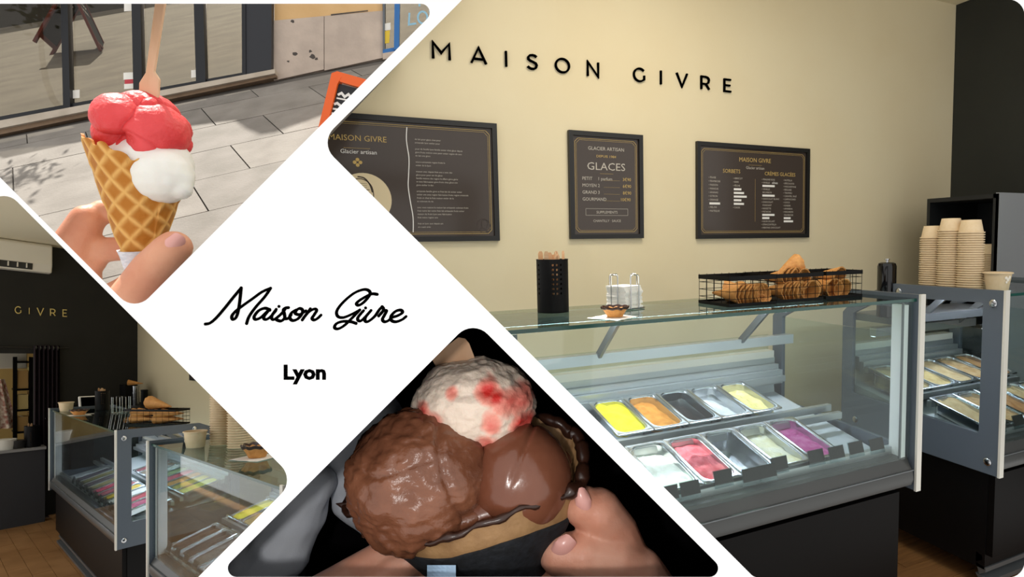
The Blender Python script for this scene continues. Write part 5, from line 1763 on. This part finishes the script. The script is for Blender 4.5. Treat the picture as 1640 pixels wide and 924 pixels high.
MB(R).box(-.06, .06, -.06, .06, 0, .02).build('stand', m_paper, o)
p = byy(212, 640, .95)
xs_ = max(-4.35, min(-3.05, p.x)); 
for nm, u0, u1, vt, m2, lab in (('tub_rack', 196, 213, 616, m_black, 'black square bin on the back counter beside steel containers'), ):
    a_, b_ = bxx(u0, 640, -3.9), bxx(u1, 640, -3.9)
    R = BT(-3.9, a_.y, zk); w_ = b_.y - a_.y; h_2 = bxx(u0, vt, -3.9).z - zk
    o = thing(nm, lab, 'bin', R @ Vector((0, w_ / 2, 0)))
    mb = MB(R); t = .012
    mb.box(-.15, .15, 0, t, 0, h_2); mb.box(-.15, .15, w_ - t, w_, 0, h_2); mb.box(-.15, -.15 + t, t, w_ - t, 0, h_2); mb.box(.15 - t, .15, t, w_ - t, 0, h_2); mb.box(-.15, .15, 0, w_, 0, .01)
    mb.build('bin_walls', m2, o)
a_, b_ = bxx(211, 640, -3.75), bxx(223.5, 640, -3.75)
hh = (bxx(217, 618, -3.75).z - zk) / 3; rr_ = (b_.y - a_.y) / 2
for k in range(3):
    R = BT(-3.75, (a_.y + b_.y) / 2, zk + k * hh)
    o = MB(R).lathe([(rr_ * .9, 0), (rr_ * .95, hh * .9), (rr_ * 1.04, hh * .92), (rr_ * 1.04, hh * .99), (rr_ * .9, hh * .99), (rr_ * .86, .01), (.001, .01)], n=24).build('steel_container', m_steel, loc=R @ Vector((0, 0, 0)), smooth=40)
    tag(o, 'round steel container, %s of three stacked on the back counter' % ('lowest', 'middle', 'topmost')[k], 'container')
R = BT(-3.75, (a_.y + b_.y) / 2 - .02, zk + 3 * hh)
waffle_cone(lay(R, (.1, .08, .03), (-.3, -1, .1), 0), .16, .035, 'waffle cone lying on the stacked steel containers', None, n=24, m=10)
a_, b_ = bxx(225.5, 640, -3.6), bxx(237, 640, -3.6)
R = BT(-3.6, (a_.y + b_.y) / 2, zk); hj = bxx(231, 624, -3.6).z - zk; rj = (b_.y - a_.y) / 2
o = thing('ribbed_jar', 'black ribbed jar on the back counter beside the steel containers', 'jar', R @ Vector((0, 0, 0)))
MB(R).lathe([(.001, 0), (rj, 0)] + [(rj * (1 - .06 * (k % 2)), hj * (.05 + .85 * k / 12)) for k in range(13)] + [(rj, hj * .92), (.001, hj * .92)], n=20).build('jar_body', m_black, o, smooth=30)
MB(R).lathe([(rj * 1.05, hj * .92), (rj * 1.05, hj), (.001, hj)], n=20).build('lid', m_black, o, smooth=30)
# wire napkin holder behind the basket
p = bz(184, 662, zt1); R = BT(p.x, p.y + .05, zt1)
o = thing('napkin_holder', 'chrome wire napkin holder behind the corner cone basket', 'napkin holder', R @ Vector((0, 0, 0)))
mb = MB(R); s = .07
mb.tube([(-s, -s, .003), (s, -s, .003), (s, s, .003), (-s, s, .003)], .003, 6, close=True)
for cx, cy, dx, dy in ((0, -s, .03, 0), (0, s, .03, 0), (-s, 0, 0, .024), (s, 0, 0, .024)):
    mb.tube([(cx - dx, cy - dy, .003), (cx - dx, cy - dy, .15), (cx + dx, cy + dy, .15), (cx + dx, cy + dy, .003)], .003, 6)
mb.build('wire_frame', m_steel, o, smooth=True)
# things on the nearer case
p = bz(313, 716, zt1); R = BT(p.x, p.y, zt1)
o = thing('paper_cup', 'single kraft paper cup with white print on the nearer corner case', 'paper cup', R @ Vector((0, 0, 0)))
cup_mesh(R, 'cup_body', o, rt=.062, rb=.049, h=.092)
mb = MB(R)
for an, hh_, s_ in ((-2.2, .05, .010), (-2.4, .06, .008), (-2.0, .058, .009), (-2.2, .035, .012), (-1.8, .04, .008)):
    q_ = .0495 + .013 * hh_ / .092 + .001
    mb.lathe([(s_, 0), (s_ * .5, .0012)], (q_ * math.cos(an), q_ * math.sin(an), hh_), (math.cos(an), math.sin(an), -.1), 8)
mb.build('floral_print', m_cupprint, o)
for u, v, n_, lab, g in ((356, 711, 30, 'inverted kraft paper cup in the slimmer stack on the nearer corner case', 'cups in the slimmer corner stack'), (384, 716, 26, 'inverted kraft paper cup in the stack beside the chocolate-dipped wafer bowl', 'cups in the stack by the dipped bowl'), (404, 712, 20, 'inverted kraft paper cup in the stack behind the chocolate-dipped wafer bowl', 'cups behind the dipped bowl')):
    p = bz(u, v, zt1)
    cup_stack(p.x, p.y, zt1, n_, lab, g, step=.014, T0=TB_, rt=.066, rb=.05, h=.08)
p = bz(412, 733, zt1); R = BT(p.x, p.y, zt1)
o = MB(R @ Matrix.Rotation(.4, 4, 'Z')).grid(lambda a, b: ((a - .5) * .2, (b - .5) * .2, .001 + .002 * math.sin(8 * a) ** 2), 8, 8).build('paper_napkin', m_paper, loc=R @ Vector((0, 0, 0))); tag(o, 'white paper napkin under the chocolate-dipped wafer bowl on the nearer corner case', 'napkin')
wafer_bowl(BT(p.x, p.y, zt1 + .004), 'chocolate-dipped wafer bowl on a napkin on the nearer corner case', r=.08, h=.06)
# corner of a framed poster on the cream wall
pa = byy(306, 603, YC)
r_ = thing('framed_poster', 'black framed poster on the cream corner wall', 'poster', TB_ @ Vector((pa.x + .3, YC, pa.z - .1)))
zlo, zhi = byy(307, 609, YC).z, byy(307, 602, YC).z + .45
MB(TB_).box(pa.x, pa.x + .6, YC - .02, YC, zlo, zhi).build('frame', m_frame, r_)
MB(TB_).box(pa.x + .04, pa.x + .56, YC - .022, YC - .019, zlo + .04, zhi - .04).build('sheet', m_poster, r_)
